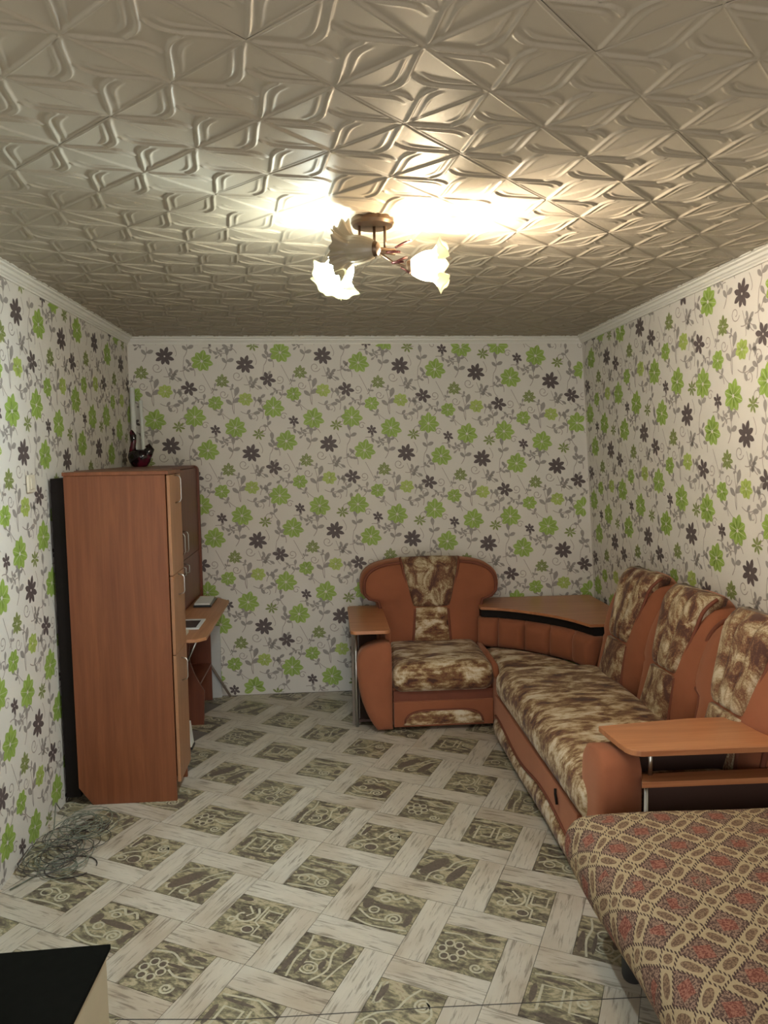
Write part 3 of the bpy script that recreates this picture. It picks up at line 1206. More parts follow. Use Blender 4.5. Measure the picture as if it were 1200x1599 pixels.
def clip_mesh(me, M_):
    """cut a piece by the walls"""
    bm = bmesh.new()
    bm.from_mesh(me)
    inv = M_.inverted()
    for co, no in (((-1.362, 0, 0), (-1, 0, 0)), ((1.97, 0, 0), (1, 0, 0)), ((0, 5.278, 0), (0, 1, 0))):
        lc = inv @ Vector(co)
        ln = (inv.to_3x3() @ Vector(no)).normalized()
        r = bmesh.ops.bisect_plane(bm, geom=bm.verts[:] + bm.edges[:] + bm.faces[:], plane_co=lc, plane_no=ln, clear_outer=True)
    if not bm.faces:
        bm.free()
        return None
    me2 = me.copy()
    bm.to_mesh(me2)
    bm.free()
    return me2


def place_piece(name, me, org, ang, w, h):
    ca, sa = math.cos(ang), math.sin(ang)
    cs = [(org[0] + x * ca - y * sa, org[1] + x * sa + y * ca) for x, y in ((0, 0), (w, 0), (w, h), (0, h))]
    c = (sum(p[0] for p in cs) / 4, sum(p[1] for p in cs) / 4)
    inn = [(-1.362 < x < 1.97 and y < 5.278) for x, y in cs]
    if not any(inn) or hidden(c):
        return
    if not all(inn):
        M_ = Matrix.Translation((org[0], org[1], 0)) @ Matrix.Rotation(ang, 4, 'Z')
        me = clip_mesh(me, M_)
        if me is None:
            return
    link(name, me, floor, (org[0], org[1], 0), (0, 0, ang))


for m_ in range(-14, 14):
    for n_ in range(-10, 14):
        q = np.array([m_ * (PS + PW) + n_ * PW, -m_ * PW + n_ * (PS + PW)])
        org = F00 + q[0] * fu + q[1] * fv
        place_piece('square_tile', SQ[((m_ + n_) % 4, m_ % 2)], org, fa, PS, PS)
        o1 = org + PS * fv                                  # plank over the square
        place_piece('plank', PL, o1, fa, PS + PW, PW)
        o2 = org + (PS + PW) * fu - PW * fv                 # plank to its right, standing
        place_piece('plank', PL, o2, fa + PI / 2, PS + PW, PW)
b = MB()
b.box(-1.36, 1.97, -0.80, 1.75, -0.0055, -0.0012)
b.box(0.4, 1.97, 4.3, 5.27, -0.0055, -0.0012)
b.box(1.1, 1.97, 1.75, 4.3, -0.0055, -0.0012)
b.box(-1.36, -0.95, 3.8, 5.27, -0.0055, -0.0012)
u_ = b.build('underlay', MAT['plank'], floor)
# a joint of the floor sheet, dark line across the foreground
b = MB()
b.tube([(-0.70, 2.215, 0.0008), (-0.3, 2.178, 0.0008), (0.3, 2.172, 0.0008), (1.12, 2.148, 0.0008)], 0.0016, 4)
b.build('sheet_joint', MAT['cabled'], floor)

# ================================================================== TALL CABINET
t = thing('tall_cabinet', 'tall reddish-brown laminate cabinet showing its plain side, nearest on left wall', 'cabinet', (-1.035, 3.82, 0))


def W2(b, name, mat, parent, **kw):
    """mesh given in world coordinates placed under a thing"""
    px, py, pz = parent.location if parent.type == 'EMPTY' else (0, 0, 0)
    q = parent
    off = Vector((0, 0, 0))
    while q is not None:
        off += Vector(q.location)
        q = q.parent
    b.V = [(v[0] - off.x, v[1] - off.y, v[2] - off.z) for v in b.V]
    return b.build(name, mat, parent, **kw)


TOPZ = 1.665
b = MB()
# side panel with the bevelled foot at the wall side
b.prism([(-1.28, 0.09), (-1.215, 0.0), (-0.80, 0.0), (-0.80, TOPZ - 0.018), (-1.28, TOPZ - 0.018)], 3.67, 3.688, 'y')
W2(b, 'side_panel', MAT['cab'], t, bevel=0.0015)
b = MB(); b.prism([(-1.28, 0.09), (-1.215, 0.0), (-0.80, 0.0), (-0.80, TOPZ - 0.018), (-1.28, TOPZ - 0.018)], 3.945, 3.963, 'y')
W2(b, 'side_panel', MAT['cab'], t, bevel=0.0015)
b = MB(); b.box(-1.285, -0.782, 3.665, 3.965, TOPZ - 0.018, TOPZ)
W2(b, 'top_panel', MAT['cab'], t, bevel=0.002)
b = MB(); b.box(-1.352, -1.2815, 3.70, 3.944, 0.03, TOPZ - 0.03)  # black infill standing in for the shade between cabinet and left wall
W2(b, 'back_panel_or_gap_shade', MAT['black'], t)
b = MB(); b.box(-0.86, -0.845, 3.689, 3.944, 0.0, 0.08)
W2(b, 'plinth', MAT['cab_dark'], t)
for z_ in (0.08, 1.10):
    b = MB(); b.box(-1.27, -0.81, 3.689, 3.944, z_, z_ + 0.016)
    W2(b, 'shelf', MAT['cab'], t)


def bow_handle(x, y, z0, z1, out=0.03, r=0.0035):
    b = MB()
    pts = [(x, y, z0), (x + out * 0.8, y, z0 + 0.006)] + [(x + out, y, z0 + (z1 - z0) * k) for k in (0.15, 0.5, 0.85)] + [(x + out * 0.8, y, z1 - 0.006), (x, y, z1)]
    b.tube(pts, r, 6)
    return b


for z0, z1, hz0, hz1 in ((1.145, 1.644, 1.50, 1.64), (0.745, 1.141, 1.03, 1.135), (0.09, 0.741, 0.58, 0.70)):
    b = MB(); b.box(-0.797, -0.781, 3.69, 3.958, z0, z1)
    d = W2(b, 'door', MAT['cab_light'], t, bevel=0.0015)
    W2(bow_handle(-0.781, 3.81, hz0, hz1), 'handle', MAT['chrome'], d, smooth=True)

# ================================================================== DESK WITH HUTCH
t = thing('computer_desk', 'brown laminate computer desk with angled top behind the tall cabinet', 'desk', (-1.0, 4.6, 0))
b = MB()
b.prism([(-1.32, 3.97), (-0.73, 3.97), (-0.685, 4.02), (-0.695, 5.01), (-0.84, 5.19), (-0.95, 5.24), (-1.32, 5.24)], 0.732, 0.75, 'z')
W2(b, 'desktop', MAT['desk'], t, bevel=0.0015)
# curved far leg panel
pts = [(-1.32, 0.0), (-0.84, 0.0), (-0.83, 0.22)] + [(-0.83 - 0.09 * math.sin(PI * k / 8), 0.22 + 0.50 * k / 8) for k in range(1, 8)] + [(-0.80, 0.731), (-1.32, 0.731)]
b = MB(); b.prism(pts, 4.72, 4.738, 'y')
W2(b, 'leg_panel', MAT['cab_dark'], t)
b = MB(); b.prism([(-1.32, 0.0), (-0.86, 0.0), (-0.86, 0.731), (-1.32, 0.731)], 5.20, 5.218, 'y')
W2(b, 'leg_panel', MAT['cab_dark'], t)
b = MB(); b.box(-1.06, -1.044, 4.74, 5.199, 0.25, 0.731)
W2(b, 'modesty_panel', MAT['cab_dark'], t)
b = MB(); b.box(-1.30, -0.86, 4.74, 5.199, 0.25, 0.266)
W2(b, 'shelf', MAT['cab_dark'], t)
b = MB(); b.tube([(-0.74, 4.05, 0.731), (-0.83, 4.1, 0.55)], 0.006, 6)
W2(b, 'strut', MAT['chrome'], t, smooth=True)

t = thing('desk_hutch', 'dark brown upper cabinet unit standing on the desk against back corner', 'cabinet', (-1.1, 4.6, 0.75))
for y0 in (3.975, 5.20):
    b = MB()
    b.prism([(-1.33, 0.751), (-0.90, 0.751), (-0.90, 1.63)] + [(x, z_) for x, z_ in arc(-0.935, 1.63, 0.035, 0, 90, 6)] + [(-1.33, 1.665)], y0, y0 + 0.018, 'y')
    W2(b, 'side_panel', MAT['cab_dark'], t)
b = MB(); b.box(-1.33, -0.93, 3.994, 5.199, 1.647, 1.665)
W2(b, 'top_panel', MAT['cab_dark'], t)
b = MB(); b.box(-1.33, -0.93, 3.994, 5.199, 0.751, 0.769)
W2(b, 'bottom_panel', MAT['cab_dark'], t)
for y0, y1, hy in ((3.996, 4.59, 4.54), (4.594, 5.197, 4.65)):
    for z0, z1, ha, hb in ((0.771, 1.08, 1.0, 1.06), (1.084, 1.645, 1.13, 1.265)):
        b = MB(); b.box(-0.93, -0.914, y0, y1, z0, z1)
        d = W2(b, 'door', MAT['cab_dark'], t, bevel=0.0015)
        W2(bow_handle(-0.914, hy, ha, hb, 0.032), 'handle', MAT['chrome'], d, smooth=True)
b = MB(); b.box(-1.33, -1.325, 3.994, 5.199, 0.77, 1.646)
W2(b, 'back_panel_or_gap_shade', MAT['shadow_board'], t)

# things on / near the desk
t = thing('notebook_stack', 'open magazine and papers lying on far part of the desk', 'papers', (-0.86, 4.97, 0.751))
b = MB(); b.box(-0.895, -0.78, 4.80, 5.06, 0.751, 0.765)
W2(b, 'cover', MAT['screen'], t, bevel=0.002)
b = MB(); b.prism([(-0.89, 4.81), (-0.79, 4.805), (-0.80, 5.05), (-0.892, 5.055)], 0.7655, 0.776)
W2(b, 'pages', MAT['paper_w'], t)
t = thing('tablet', 'dark-screened tablet with white border lying on near part of the desk', 'tablet', (-0.82, 4.31, 0.751))
b = MB(); b.box(-0.92, -0.755, 4.19, 4.43, 0.751, 0.760)
W2(b, 'case', MAT['paper_w'], t, bevel=0.003)
b = MB(); b.box(-0.905, -0.775, 4.21, 4.385, 0.7601, 0.7612)
W2(b, 'screen', MAT['screen'], t)
b = MB(); b.box(-0.84, -0.80, 4.06, 4.13, 0.751, 0.768)
o = tag(b.build('small_card_box', MAT['ivory'], None, bevel=0.002), 'small pale box at the near edge of the desk beside the cabinet', 'box')

# walking stick / rod leaning under the desk
b = MB(); b.tube([(-0.735, 5.225, 0.010), (-0.85, 5.231, 0.21), (-0.90, 5.2325, 0.30)], 0.009, 8)
tag(b.build('metal_rod', MAT['armboard'], None, smooth=True), 'dark slanting rod leaning under the desk by the back wall', 'rod')
b = MB(); b.box(-1.0, -0.80, 5.245, 5.262, 0.0, 0.52); b.box(-0.99, -0.81, 5.242, 5.245, 0.16, 0.17); b.box(-0.99, -0.81, 5.242, 5.245, 0.33, 0.34)
tag(b.build('wall_board', MAT['greyboard'], None), 'pale grey board standing against the back wall behind the desk', 'board')
t = thing('power_strip', 'white extension block standing on the floor beside the tall cabinet', 'power strip', (-0.86, 4.35, 0))
b = MB(); b.prism([(-0.885, 0.012), (-0.845, 0.012), (-0.86, 0.15), (-0.885, 0.15)], 4.32, 4.40, 'y')
W2(b, 'body', MAT['pipe'], t, bevel=0.004)
b = MB(); b.box(-0.89, -0.84, 4.315, 4.405, 0.0, 0.0118)
W2(b, 'foot', MAT['plinth'], t)

# pipes in the corner
b = MB(); b.tube([(-1.330, 5.245, 0.0), (-1.335, 5.25, 1.2), (-1.343, 5.262, 2.205)], 0.017, 10)
tag(b.build('heating_pipe', MAT['pipe'], None, smooth=True), 'taller and thicker white pipe nearest the back left corner', 'pipe')
b = MB(); b.tube([(-1.262, 5.25, 0.0), (-1.27, 5.252, 1.2), (-1.288, 5.262, 2.117)], 0.012, 10)
tag(b.build('heating_pipe', MAT['pipe'], None, smooth=True), 'shorter thin white pipe to the right of the thick one', 'pipe')

# hen / swan figurine
t = thing('bird_figurine', 'glossy black and maroon ceramic bird on top of the cabinets', 'figurine', (-1.225, 4.92, 1.6655))
b = MB()
prof_ = [(0.036, 0.0), (0.045, 0.004), (0.062, 0.03), (0.072, 0.06), (0.066, 0.09), (0.05, 0.105), (0.02, 0.112), (0.001, 0.113)]
fr = Matrix.Diagonal((1.05, 0.8, 1.0, 1.0))
b.lathe(prof_, 24, fr)
W2b = b.build('body', MAT['ceramic'], t, smooth=True)
b = MB(); b.tube([(-0.045, 0, 0.08), (-0.040, 0, 0.13), (-0.034, 0, 0.16), (-0.036, 0, 0.20), (-0.044, 0, 0.225), (-0.046, 0, 0.24)], [0.026, 0.019, 0.017, 0.021, 0.014, 0.004], 14)
b.build('neck', MAT['ceramic'], t, smooth=True)
b = MB()
b.tube([(0.02, 0, 0.06), (0.05, 0, 0.085), (0.068, 0, 0.115), (0.06, 0, 0.135), (0.04, 0, 0.128)], [0.04, 0.036, 0.028, 0.018, 0.006], 14)
b.build('tail', MAT['ceramic'], t, smooth=True)

# wall switch on the left wall
t = thing('light_switch', 'cream light switch on the left wall near the cabinet', 'switch', (-1.362, 3.48, 1.622))
b = MB(); b.box(-1.362, -1.352, 3.44, 3.52, 1.582, 1.662)
W2(b, 'plate', MAT['ivory'], t, bevel=0.003)
b = MB(); b.box(-1.3515, -1.345, 3.458, 3.502, 1.597, 1.647)
W2(b, 'rocker', MAT['ivory'], t, bevel=0.002)

# cable tangle
t = thing('cable_tangle', 'tangle of thin grey cables on the floor below the left wall', 'cable', (-1.19, 3.3, 0))
rr = random.Random(3)
for k in range(9):
    b = MB()
    cx = rr.uniform(-1.27, -1.12)
    cy = rr.uniform(3.10, 3.50)
    pts = []
    r0 = rr.uniform(0.05, 0.11)
    ph = rr.uniform(0, 6)
    for i in range(64):
        a = i * 0.36
        r = r0 * (1 + 0.25 * math.sin(a * 0.43 + ph)) * (0.8 + 0.2 * math.sin(a * 0.17))
        x = cx + r * 1.1 * math.cos(a + ph) + 0.03 * math.sin(a * 0.21 + ph)
        y = cy + r * 1.15 * math.sin(a + ph) + 0.05 * math.sin(a * 0.13 + ph * 2)
        x = max(-1.35, x)
        pts.append((x, y, 0.004 + 0.004 * k * 0.8 + 0.004 * (1 + math.sin(a * 0.9 + ph))))
    b.tube(pts, 0.0018, 5)
    W2(b, 'cable_loop', MAT['cable'] if k % 3 else MAT['cabled'], t, smooth=True)
b = MB()
pts = [(-1.13 + 0.105 * math.cos(a), 3.10 + 0.085 * math.sin(a), 0.004 + 0.001 * i / 20) for i, a in enumerate([k * 2 * PI / 28 for k in range(26)])]
b.tube(pts, 0.0026, 5)
W2(b, 'cable_loop', MAT['cabled'], t, smooth=True)
b = MB()
pts = [(-1.35, 3.6, 0.02), (-1.33, 3.5, 0.10), (-1.30, 3.38, 0.03), (-1.29, 3.2, 0.01), (-1.25, 3.05, 0.006), (-1.32, 2.95, 0.006)]
b.tube(smooth_curve([p[:2] for p in pts]) and pts, 0.003, 5)
W2(b, 'cable_loop', MAT['cable'], t, smooth=True)

# ================================================================== BOX in the foreground left
t = thing('black_topped_stand', 'beige stand with a black top in the bottom left corner', 'stand', (-0.9, 1.6, 0))
b = MB()
b.prism([(-1.20, 1.20), (-0.655, 1.24), (-0.628, 1.985), (-1.20, 1.965)], 0.39, 0.405, 'z')
W2(b, 'top', MAT['boxtop'], t, bevel=0.002)
b = MB()
b.prism([(-1.19, 1.22), (-0.665, 1.25), (-0.637, 1.97), (-1.19, 1.95)], 0.0, 0.3895, 'z')
W2(b, 'body', MAT['boxside'], t, bevel=0.002)

# ================================================================== CORNER SOFA
sofa = thing('corner_sofa', 'large brown corner sofa with patterned seats and wooden arm shelves', 'sofa', (1.2, 4.2, 0))


def S(b, name, mat, parent=None, **kw):
    return W2(b, name, mat, parent or sofa, **kw)


def S_soft(name, mat, c, h, r, puff=0.0, n=None, waves=None, parent=None):
    V, F = rounded_grid(h[0], h[1], h[2], r, n or tuple(max(4, min(48, int(2 * a / 0.025))) for a in h), puff, waves)
    b = MB()
    b.add([(v[0] + c[0], v[1] + c[1], v[2] + c[2]) for v in V], F)
    return S(b, name, mat, parent, smooth=True)


# ---- left section -------------------------------------------------
def wob(seed, amp=0.006, k=9):
    def fn(p):
        p = p.copy()
        if p.z > 0:
            p.z += amp * math.sin(p.x * k + seed) * math.cos(p.y * k * 1.2 + seed * 2)
        return p
    return fn


b = MB(); b.box(0.37, 1.0, 4.50, 5.20, 0.03, 0.27)
S(b, 'seat_base', MAT['brown_velour'], bevel=0.01)
S_soft('seat_cushion', MAT['chenille'], (0.684, 4.76, 0.335), (0.322, 0.33, 0.092), 0.07, 0.012, waves=wob(1))
b = MB(); b.box(0.372, 1.0, 4.482, 4.50, 0.18, 0.25)
S(b, 'front_recess', MAT['piping'])
b = MB(); b.box(0.372, 1.0, 4.462, 4.50, 0.025, 0.185)
fp = S(b, 'front_panel', MAT['brown_velour'], bevel=0.006)
# oval patterned insert
ol = [(0.43, 0.04)] + [(0.685 + 0.245 * math.cos(a), 0.055 + (0.095 + 0.02 * math.cos(2 * a)) * math.sin(a)) for a in [PI - k * PI / 16 for k in range(17)]] + [(0.94, 0.04)]
V, F = pillow_geo(ol, 0.022, 0.004, p=3.0, centre=(0.685, 0.08))
b = MB(); b.add([(u, 4.460 - d, v) for u, v, d in V], F)
S(b, 'front_insert', MAT['chenille'], smooth=True)
b = MB(); b.tube([(u, 4.455, v) for u, v in ol[1:-1]], 0.007, 6)
S(b, 'insert_piping', MAT['piping'], smooth=True)


def arch(w, z0, z1, zs, neck, rnd_=0.03, flat=0.55):
    """mushroom outline: half-width w at shoulders (height zs), neck half-width below"""
    pts = []
    n = 22
    for k in range(n + 1):
        a = PI * k / n
        c, s = math.cos(a), math.sin(a)
        pts.append((w * math.copysign(abs(c) ** flat, c), zs + (z1 - zs) * abs(s) ** 0.75))
    # left side down (we are at -w, zs)
    pts += [(-w + 0.005, zs - 0.04), (-w + 0.035, zs - 0.075), (-neck - 0.012, zs - 0.095), (-neck, zs - 0.14), (-neck, z0)]
    pts += [(neck, z0), (neck, zs - 0.14), (neck + 0.012, zs - 0.095), (w - 0.035, zs - 0.075), (w - 0.005, zs - 0.04)]
    return pts


def put_back(outline_c, T, origin, right, toward, lean, thick, name, mat, centre=None, pipe=True, rings_p=2.2):
    """outline (u,z) -> world.  u along `right`, depth d along `toward`, leaning back by lean per metre above 0.42"""
    def P(u, z, d):
        dd = d - lean * max(0, z - 0.42) - 0.25 * lean * max(0, z - 0.75)
        return Vector(origin) + Vector(right) * u + Vector(toward) * dd + Vector((0, 0, z))
    V, F = pillow_geo(outline_c, T, thick, p=rings_p, centre=centre, back_puff=0.02)
    b = MB()
    b.add([P(u, v, d) for u, v, d in V], F)
    o = S(b, name, mat, smooth=True)
    if pipe:
        b = MB()
        b.tube([P(centre[0] + (u - centre[0]) * 0.945, centre[1] + (v - centre[1]) * 0.945, 0.52 * T + 0.004) for u, v in outline_c], 0.0115, 8, closed=True)
        S(b, 'piping', MAT['piping'], o, smooth=True)
    return P, o


def bolster(P, u0, wt, wb, zb, zt, T, base, name, mat, ribs=0, roll=0.05, flute=0.010):
    """patterned pad, trapezoid wt (half top) -> wb (half bottom), lying on the back surface"""
    nu, nv = 30, 22
    V = []
    F = []
    for j in range(nv + 1):
        t_ = j / nv
        hw = wb + (wt - wb) * t_ ** 0.8
        for i in range(nu + 1):
            s = i / nu * 2 - 1
            # rounded corners
            z = zb + (zt - zb) * t_
            ex = 1 - abs(s) ** 6
            ez = (1 - (2 * abs(t_ - 0.5)) ** 8) if t_ < 0.5 else 1.0
            d = base + T * max(0, ex) ** 0.5 * max(0, ez) ** 0.5
            if ribs:
                d -= flute * (abs(math.cos(s * ribs * PI / 2)) < 0.22) * 0 - flute * 0 + flute * max(0, 1 - abs(((s * ribs / 2) + 0.5) % 1.0 - 0.5) / 0.12) * max(0, ex) if False else flute * math.exp(-((((s + 1) * ribs / 2) % 1.0 - 0.0) / 0.10) ** 2) * 1.0 + flute * math.exp(-((((s + 1) * ribs / 2) % 1.0 - 1.0) / 0.10) ** 2)
            if t_ > 0.78:                      # rolls over the top
                k = (t_ - 0.78) / 0.22
                d -= roll * k ** 2.2
                z += 0.018 * math.sin(k * PI / 2) * (1 - 0.5 * s * s)
            V.append(P(u0 + s * hw, z, d))
    for j in range(nv):
        for i in range(nu):
            a = j * (nu + 1) + i
            F.append((a, a + 1, a + nu + 2, a + nu + 1))
    # back sheet
    n0 = len(V)
    for j in range(nv + 1):
        t_ = j / nv
        hw = wb + (wt - wb) * t_ ** 0.8
        for s in (-1, 1):
            V.append(P(u0 + s * hw, zb + (zt - zb) * t_, base - 0.04 - (roll if t_ > 0.9 else 0)))
    for j in range(nv):
        F.append((n0 + 2 * j, n0 + 2 * j + 2, n0 + 2 * j + 3, n0 + 2 * j + 1))
        F.append((j * (nu + 1), (j + 1) * (nu + 1), n0 + 2 * j + 2, n0 + 2 * j))
        F.append((j * (nu + 1) + nu, n0 + 2 * j + 1, n0 + 2 * j + 3, (j + 1) * (nu + 1) + nu))
    F.append(tuple(range(nu + 1))[::-1] + (n0, n0 + 1))
    F.append(tuple(nv * (nu + 1) + i for i in range(nu + 1)) + (n0 + 2 * nv + 1, n0 + 2 * nv))
    b = MB(); b.add(V, F)
    o = S(b, name, mat, smooth=True)
    # piping down the sides and along the bottom
    b = MB()
    pts = []
    for j in range(nv, -1, -1):
        t_ = j / nv
        hw = wb + (wt - wb) * t_ ** 0.8
        k = max(0, (t_ - 0.78) / 0.22)
        pts.append(P(u0 - hw, zb + (zt - zb) * t_, base + 0.012 - roll * k ** 2.2))
    for i in range(1, 8):
        pts.append(P(u0 - wb + 2 * wb * i / 8, zb - 0.004, base + 0.014))
    for j in range(nv + 1):
        t_ = j / nv
        hw = wb + (wt - wb) * t_ ** 0.8
        k = max(0, (t_ - 0.78) / 0.22)
        pts.append(P(u0 + hw, zb + (zt - zb) * t_, base + 0.012 - roll * k ** 2.2))
    b.tube(pts, 0.0095, 6)
    S(b, 'piping', MAT['piping'], o, smooth=True)
    return o


# left back
ol = arch(0.49, 0.34, 0.985, 0.80, 0.375)
P, ob = put_back(ol, 0.085, (0.688, 5.07, 0), (1, 0, 0), (0, -1, 0), 0.10, 0.10, 'backrest', MAT['brown_velour'], centre=(0, 0.70))
bolster(P, 0.0, 0.205, 0.125, 0.66, 0.995, 0.055, 0.062, 'head_bolster', MAT['chenille2'])
bolster(P, 0.0, 0.115, 0.135, 0.40, 0.65, 0.03, 0.068, 'back_insert', MAT['chenille'], roll=0.0)

# left arm: soft front pillar + open shelves
ol = []
for k in range(25):
    t_ = k / 24
    ol.append((0.155 + 0.13 * (max(0, (0.42 - t_)) ** 1.8) * 2.0 + 0.0, 0.015 + 0.50 * t_))
ol = [(0.268, 0.015), (0.235, 0.06), (0.205, 0.12), (0.175, 0.20), (0.158, 0.28), (0.148, 0.36), (0.146, 0.44), (0.155, 0.49), (0.18, 0.525), (0.22, 0.548), (0.27, 0.562), (0.32, 0.568), (0.352, 0.562), (0.362, 0.53), (0.364, 0.30), (0.364, 0.015)]
V, F = pillow_geo(ol, 0.05, 0.10, p=2.4, centre=(0.27, 0.28))
b = MB(); b.add([(u, 4.47 - d, v) for u, v, d in V], F)
S(b, 'arm_pillar', MAT['brown_velour'], smooth=True)
b = MB(); b.box(0.33, 0.366, 4.55, 5.22, 0.02, 0.62)
S(b, 'arm_side', MAT['brown_velour'], bevel=0.008)
b = MB(); b.box(0.15, 0.33, 4.572, 5.20, 0.03, 0.045); b.box(0.15, 0.33, 5.18, 5.20, 0.045, 0.60)
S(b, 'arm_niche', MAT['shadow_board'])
b = MB(); b.box(0.13, 0.328, 4.60, 5.18, 0.33, 0.346)
S(b, 'arm_niche_shelf', MAT['shelf'])
for y_ in (4.50, 5.10):
    b = MB(); b.tube([(0.145, y_ + 0.075, 0.0), (0.145, y_ + 0.075, 0.634)], 0.012, 8)
    S(b, 'post', MAT['chrome'], smooth=True)


b = MB(); b.box(0.118, 0.165, 4.60, 4.616, 0.0, 0.634)
S(b, 'arm_board', MAT['armboard'])


def rounded_rect(x0, x1, y0, y1, r, corners=(1, 1, 1, 1)):
    pts = []
    for (cx, cy, a0, f_) in ((x1 - r, y1 - r, 0, corners[0]), (x0 + r, y1 - r, 90, corners[1]), (x0 + r, y0 + r, 180, corners[2]), (x1 - r, y0 + r, 270, corners[3])):
        if f_:
            pts += arc(cx, cy, r, a0, a0 + 90, 5)
        else:
            pts.append((cx + (r if a0 in (0, 270) else -r), cy + (r if a0 in (0, 90) else -r)))
    return pts


b = MB(); b.prism(rounded_rect(0.108, 0.352, 4.41, 5.16, 0.035), 0.634, 0.655, 'z')
S(b, 'arm_shelf', MAT['shelf'], bevel=0.003)

# ---- corner section ------------------------------------------------
# shelf top: back edges on the walls, curved front
front = smooth_curve([(1.02, 4.95), (1.18, 4.88), (1.36, 4.73), (1.50, 4.55), (1.58, 4.36)], 5)
poly = [(1.02, 5.27)] + front + [(1.90, 4.36), (1.90, 5.27)]
b = MB(); b.prism(poly, 0.645, 0.663, 'z')
S(b, 'corner_shelf', MAT['shelf'], bevel=0.002)


def offset_curve(c, d):
    out = []
    for i in range(len(c)):
        x0, y0 = c[max(i - 1, 0)]; x1, y1 = c[min(i + 1, len(c) - 1)]
        l = math.hypot(x1 - x0, y1 - y0)
        out.append((c[i][0] + (y1 - y0) / l * d * -1, c[i][1] + (x1 - x0) / l * d))
    return out


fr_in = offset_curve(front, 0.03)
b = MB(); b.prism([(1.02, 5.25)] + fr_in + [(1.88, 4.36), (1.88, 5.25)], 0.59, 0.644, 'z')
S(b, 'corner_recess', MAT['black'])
# ribbed curved back under the shelf
cpad = offset_curve(smooth_curve([(1.0, 4.96), (1.18, 4.89), (1.36, 4.74), (1.50, 4.56), (1.58, 4.33)], 16), -0.01)
nseg = 5
npt = len(cpad)
for sgi in range(nseg):
    i0 = int(sgi * (npt - 1) / nseg); i1 = int((sgi + 1) * (npt - 1) / nseg)
    V = []
    F = []
    nz = 10
    cols = i1 - i0
    for i in range(i0, i1 + 1):
        s = (i - i0) / cols * 2 - 1
        x0, y0 = cpad[max(i - 1, 0)]; x1, y1 = cpad[min(i + 1, npt - 1)]
        l = math.hypot(x1 - x0, y1 - y0)
        nx, ny = -(y1 - y0) / l, (x1 - x0) / l      # away from the room centre
        for j in range(nz + 1):
            t_ = j / nz
            bulge = 0.05 * max(0.0, 1 - abs(s) ** 4) ** 0.5 * max(0, 1 - abs(2 * t_ - 1) ** 4) ** 0.5
            V.append((cpad[i][0] - nx * bulge + nx * 0.03, cpad[i][1] - ny * bulge + ny * 0.03, 0.38 + 0.205 * t_))
        V.append((cpad[i][0] + nx * 0.10, cpad[i][1] + ny * 0.10, 0.585))
        V.append((cpad[i][0] + nx * 0.10, cpad[i][1] + ny * 0.10, 0.38))
    m1 = nz + 3
    for i in range(cols):
        for j in range(m1):
            F.append((i * m1 + j, (i + 1) * m1 + j, (i + 1) * m1 + (j + 1) % m1, i * m1 + (j + 1) % m1))
    F.append(tuple(range(m1))); F.append(tuple(cols * m1 + k for k in range(m1))[::-1])
    b = MB(); b.add(V, F)
    S(b, 'corner_back_pad', MAT['brown_velour'], smooth=True)
# corner body under
b = MB(); b.prism([(1.005, 4.34), (1.60, 4.34), (1.56, 4.60), (1.38, 4.78), (1.18, 4.92), (1.005, 4.98)], 0.02, 0.33, 'z')
S(b, 'corner_base', MAT['brown_velour'], bevel=0.004)
# wedge seat
ol = smooth_curve([(1.045, 4.26), (1.30, 4.25), (1.55, 4.27), (1.58, 4.38), (1.50, 4.55), (1.36, 4.73), (1.20, 4.87), (1.04, 4.93), (1.02, 4.70), (1.03, 4.45), (1.045, 4.26)], 4)[:-1]
V, F = pillow_geo(ol, 0.085, 0.02, p=4.0, centre=(1.22, 4.55))
b = MB(); b.add([(u, v, 0.322 + d) for u, v, d in V], F)
S(b, 'corner_cushion', MAT['chenille'], smooth=True)
b = MB(); b.tube([(1.012, 4.98, 0.40), (1.010, 4.7, 0.405), (1.012, 4.47, 0.39), (1.015, 4.44, 0.33)], 0.02, 8)
S(b, 'seat_divider', MAT['brown_velour'], smooth=True)

# ---- long section --------------------------------------------------
b = MB(); b.box(1.01, 1.84, 2.78, 4.28, 0.03, 0.285)
S(b, 'long_base', MAT['brown_velour'], bevel=0.01)


def longwave(p):
    p = p.copy()
    if p.z > 0:
        p.z += 0.006 * math.sin(p.x * 8 + 1) * math.cos(p.y * 7)
    return p


S_soft('long_seat_cushion', MAT['chenille'], (1.275, 3.465, 0.365), (0.325, 0.785, 0.10), 0.085, 0.014, n=(26, 60, 8), waves=longwave)
# slanting front panel with patterned strip
V = []
F = []
npn = 40
prf = [(1.0, 0.275), (0.972, 0.27), (0.968, 0.20), (0.968, 0.17)]
b = MB()
b.prism([(0.966, 0.275), (1.01, 0.275), (1.01, 0.035), (0.982, 0.035), (0.966, 0.10)], 2.80, 4.27, 'y')
fpn = S(b, 'long_front_panel', MAT['brown_velour'], bevel=0.004)
wave_top = [(2.84 + 1.40 * k / 28, 0.135 + 0.022 * math.sin(PI * 2 * k / 28 * 1.5 - 1.2)) for k in range(29)]
ol = [(2.84, 0.03)] + wave_top + [(4.24, 0.03)]
V = []
F = []
n = len(wave_top)
for y_, z_ in wave_top:
    for s in range(7):
        t_ = s / 6
        zz_ = 0.028 + (z_ - 0.028) * t_
        V.append((0.972 - 0.026 * math.sin(PI * t_) ** 0.6, y_, zz_))
for i in range(n - 1):
    for s in range(6):
        F.append((i * 7 + s, (i + 1) * 7 + s, (i + 1) * 7 + s + 1, i * 7 + s + 1))
F.append(tuple(range(7))); F.append(tuple((n - 1) * 7 + s for s in range(7))[::-1])
for i in range(n - 1):
    F.append((i * 7, i * 7 + 6, (i + 1) * 7 + 6, (i + 1) * 7))
b = MB(); b.add(V, F)
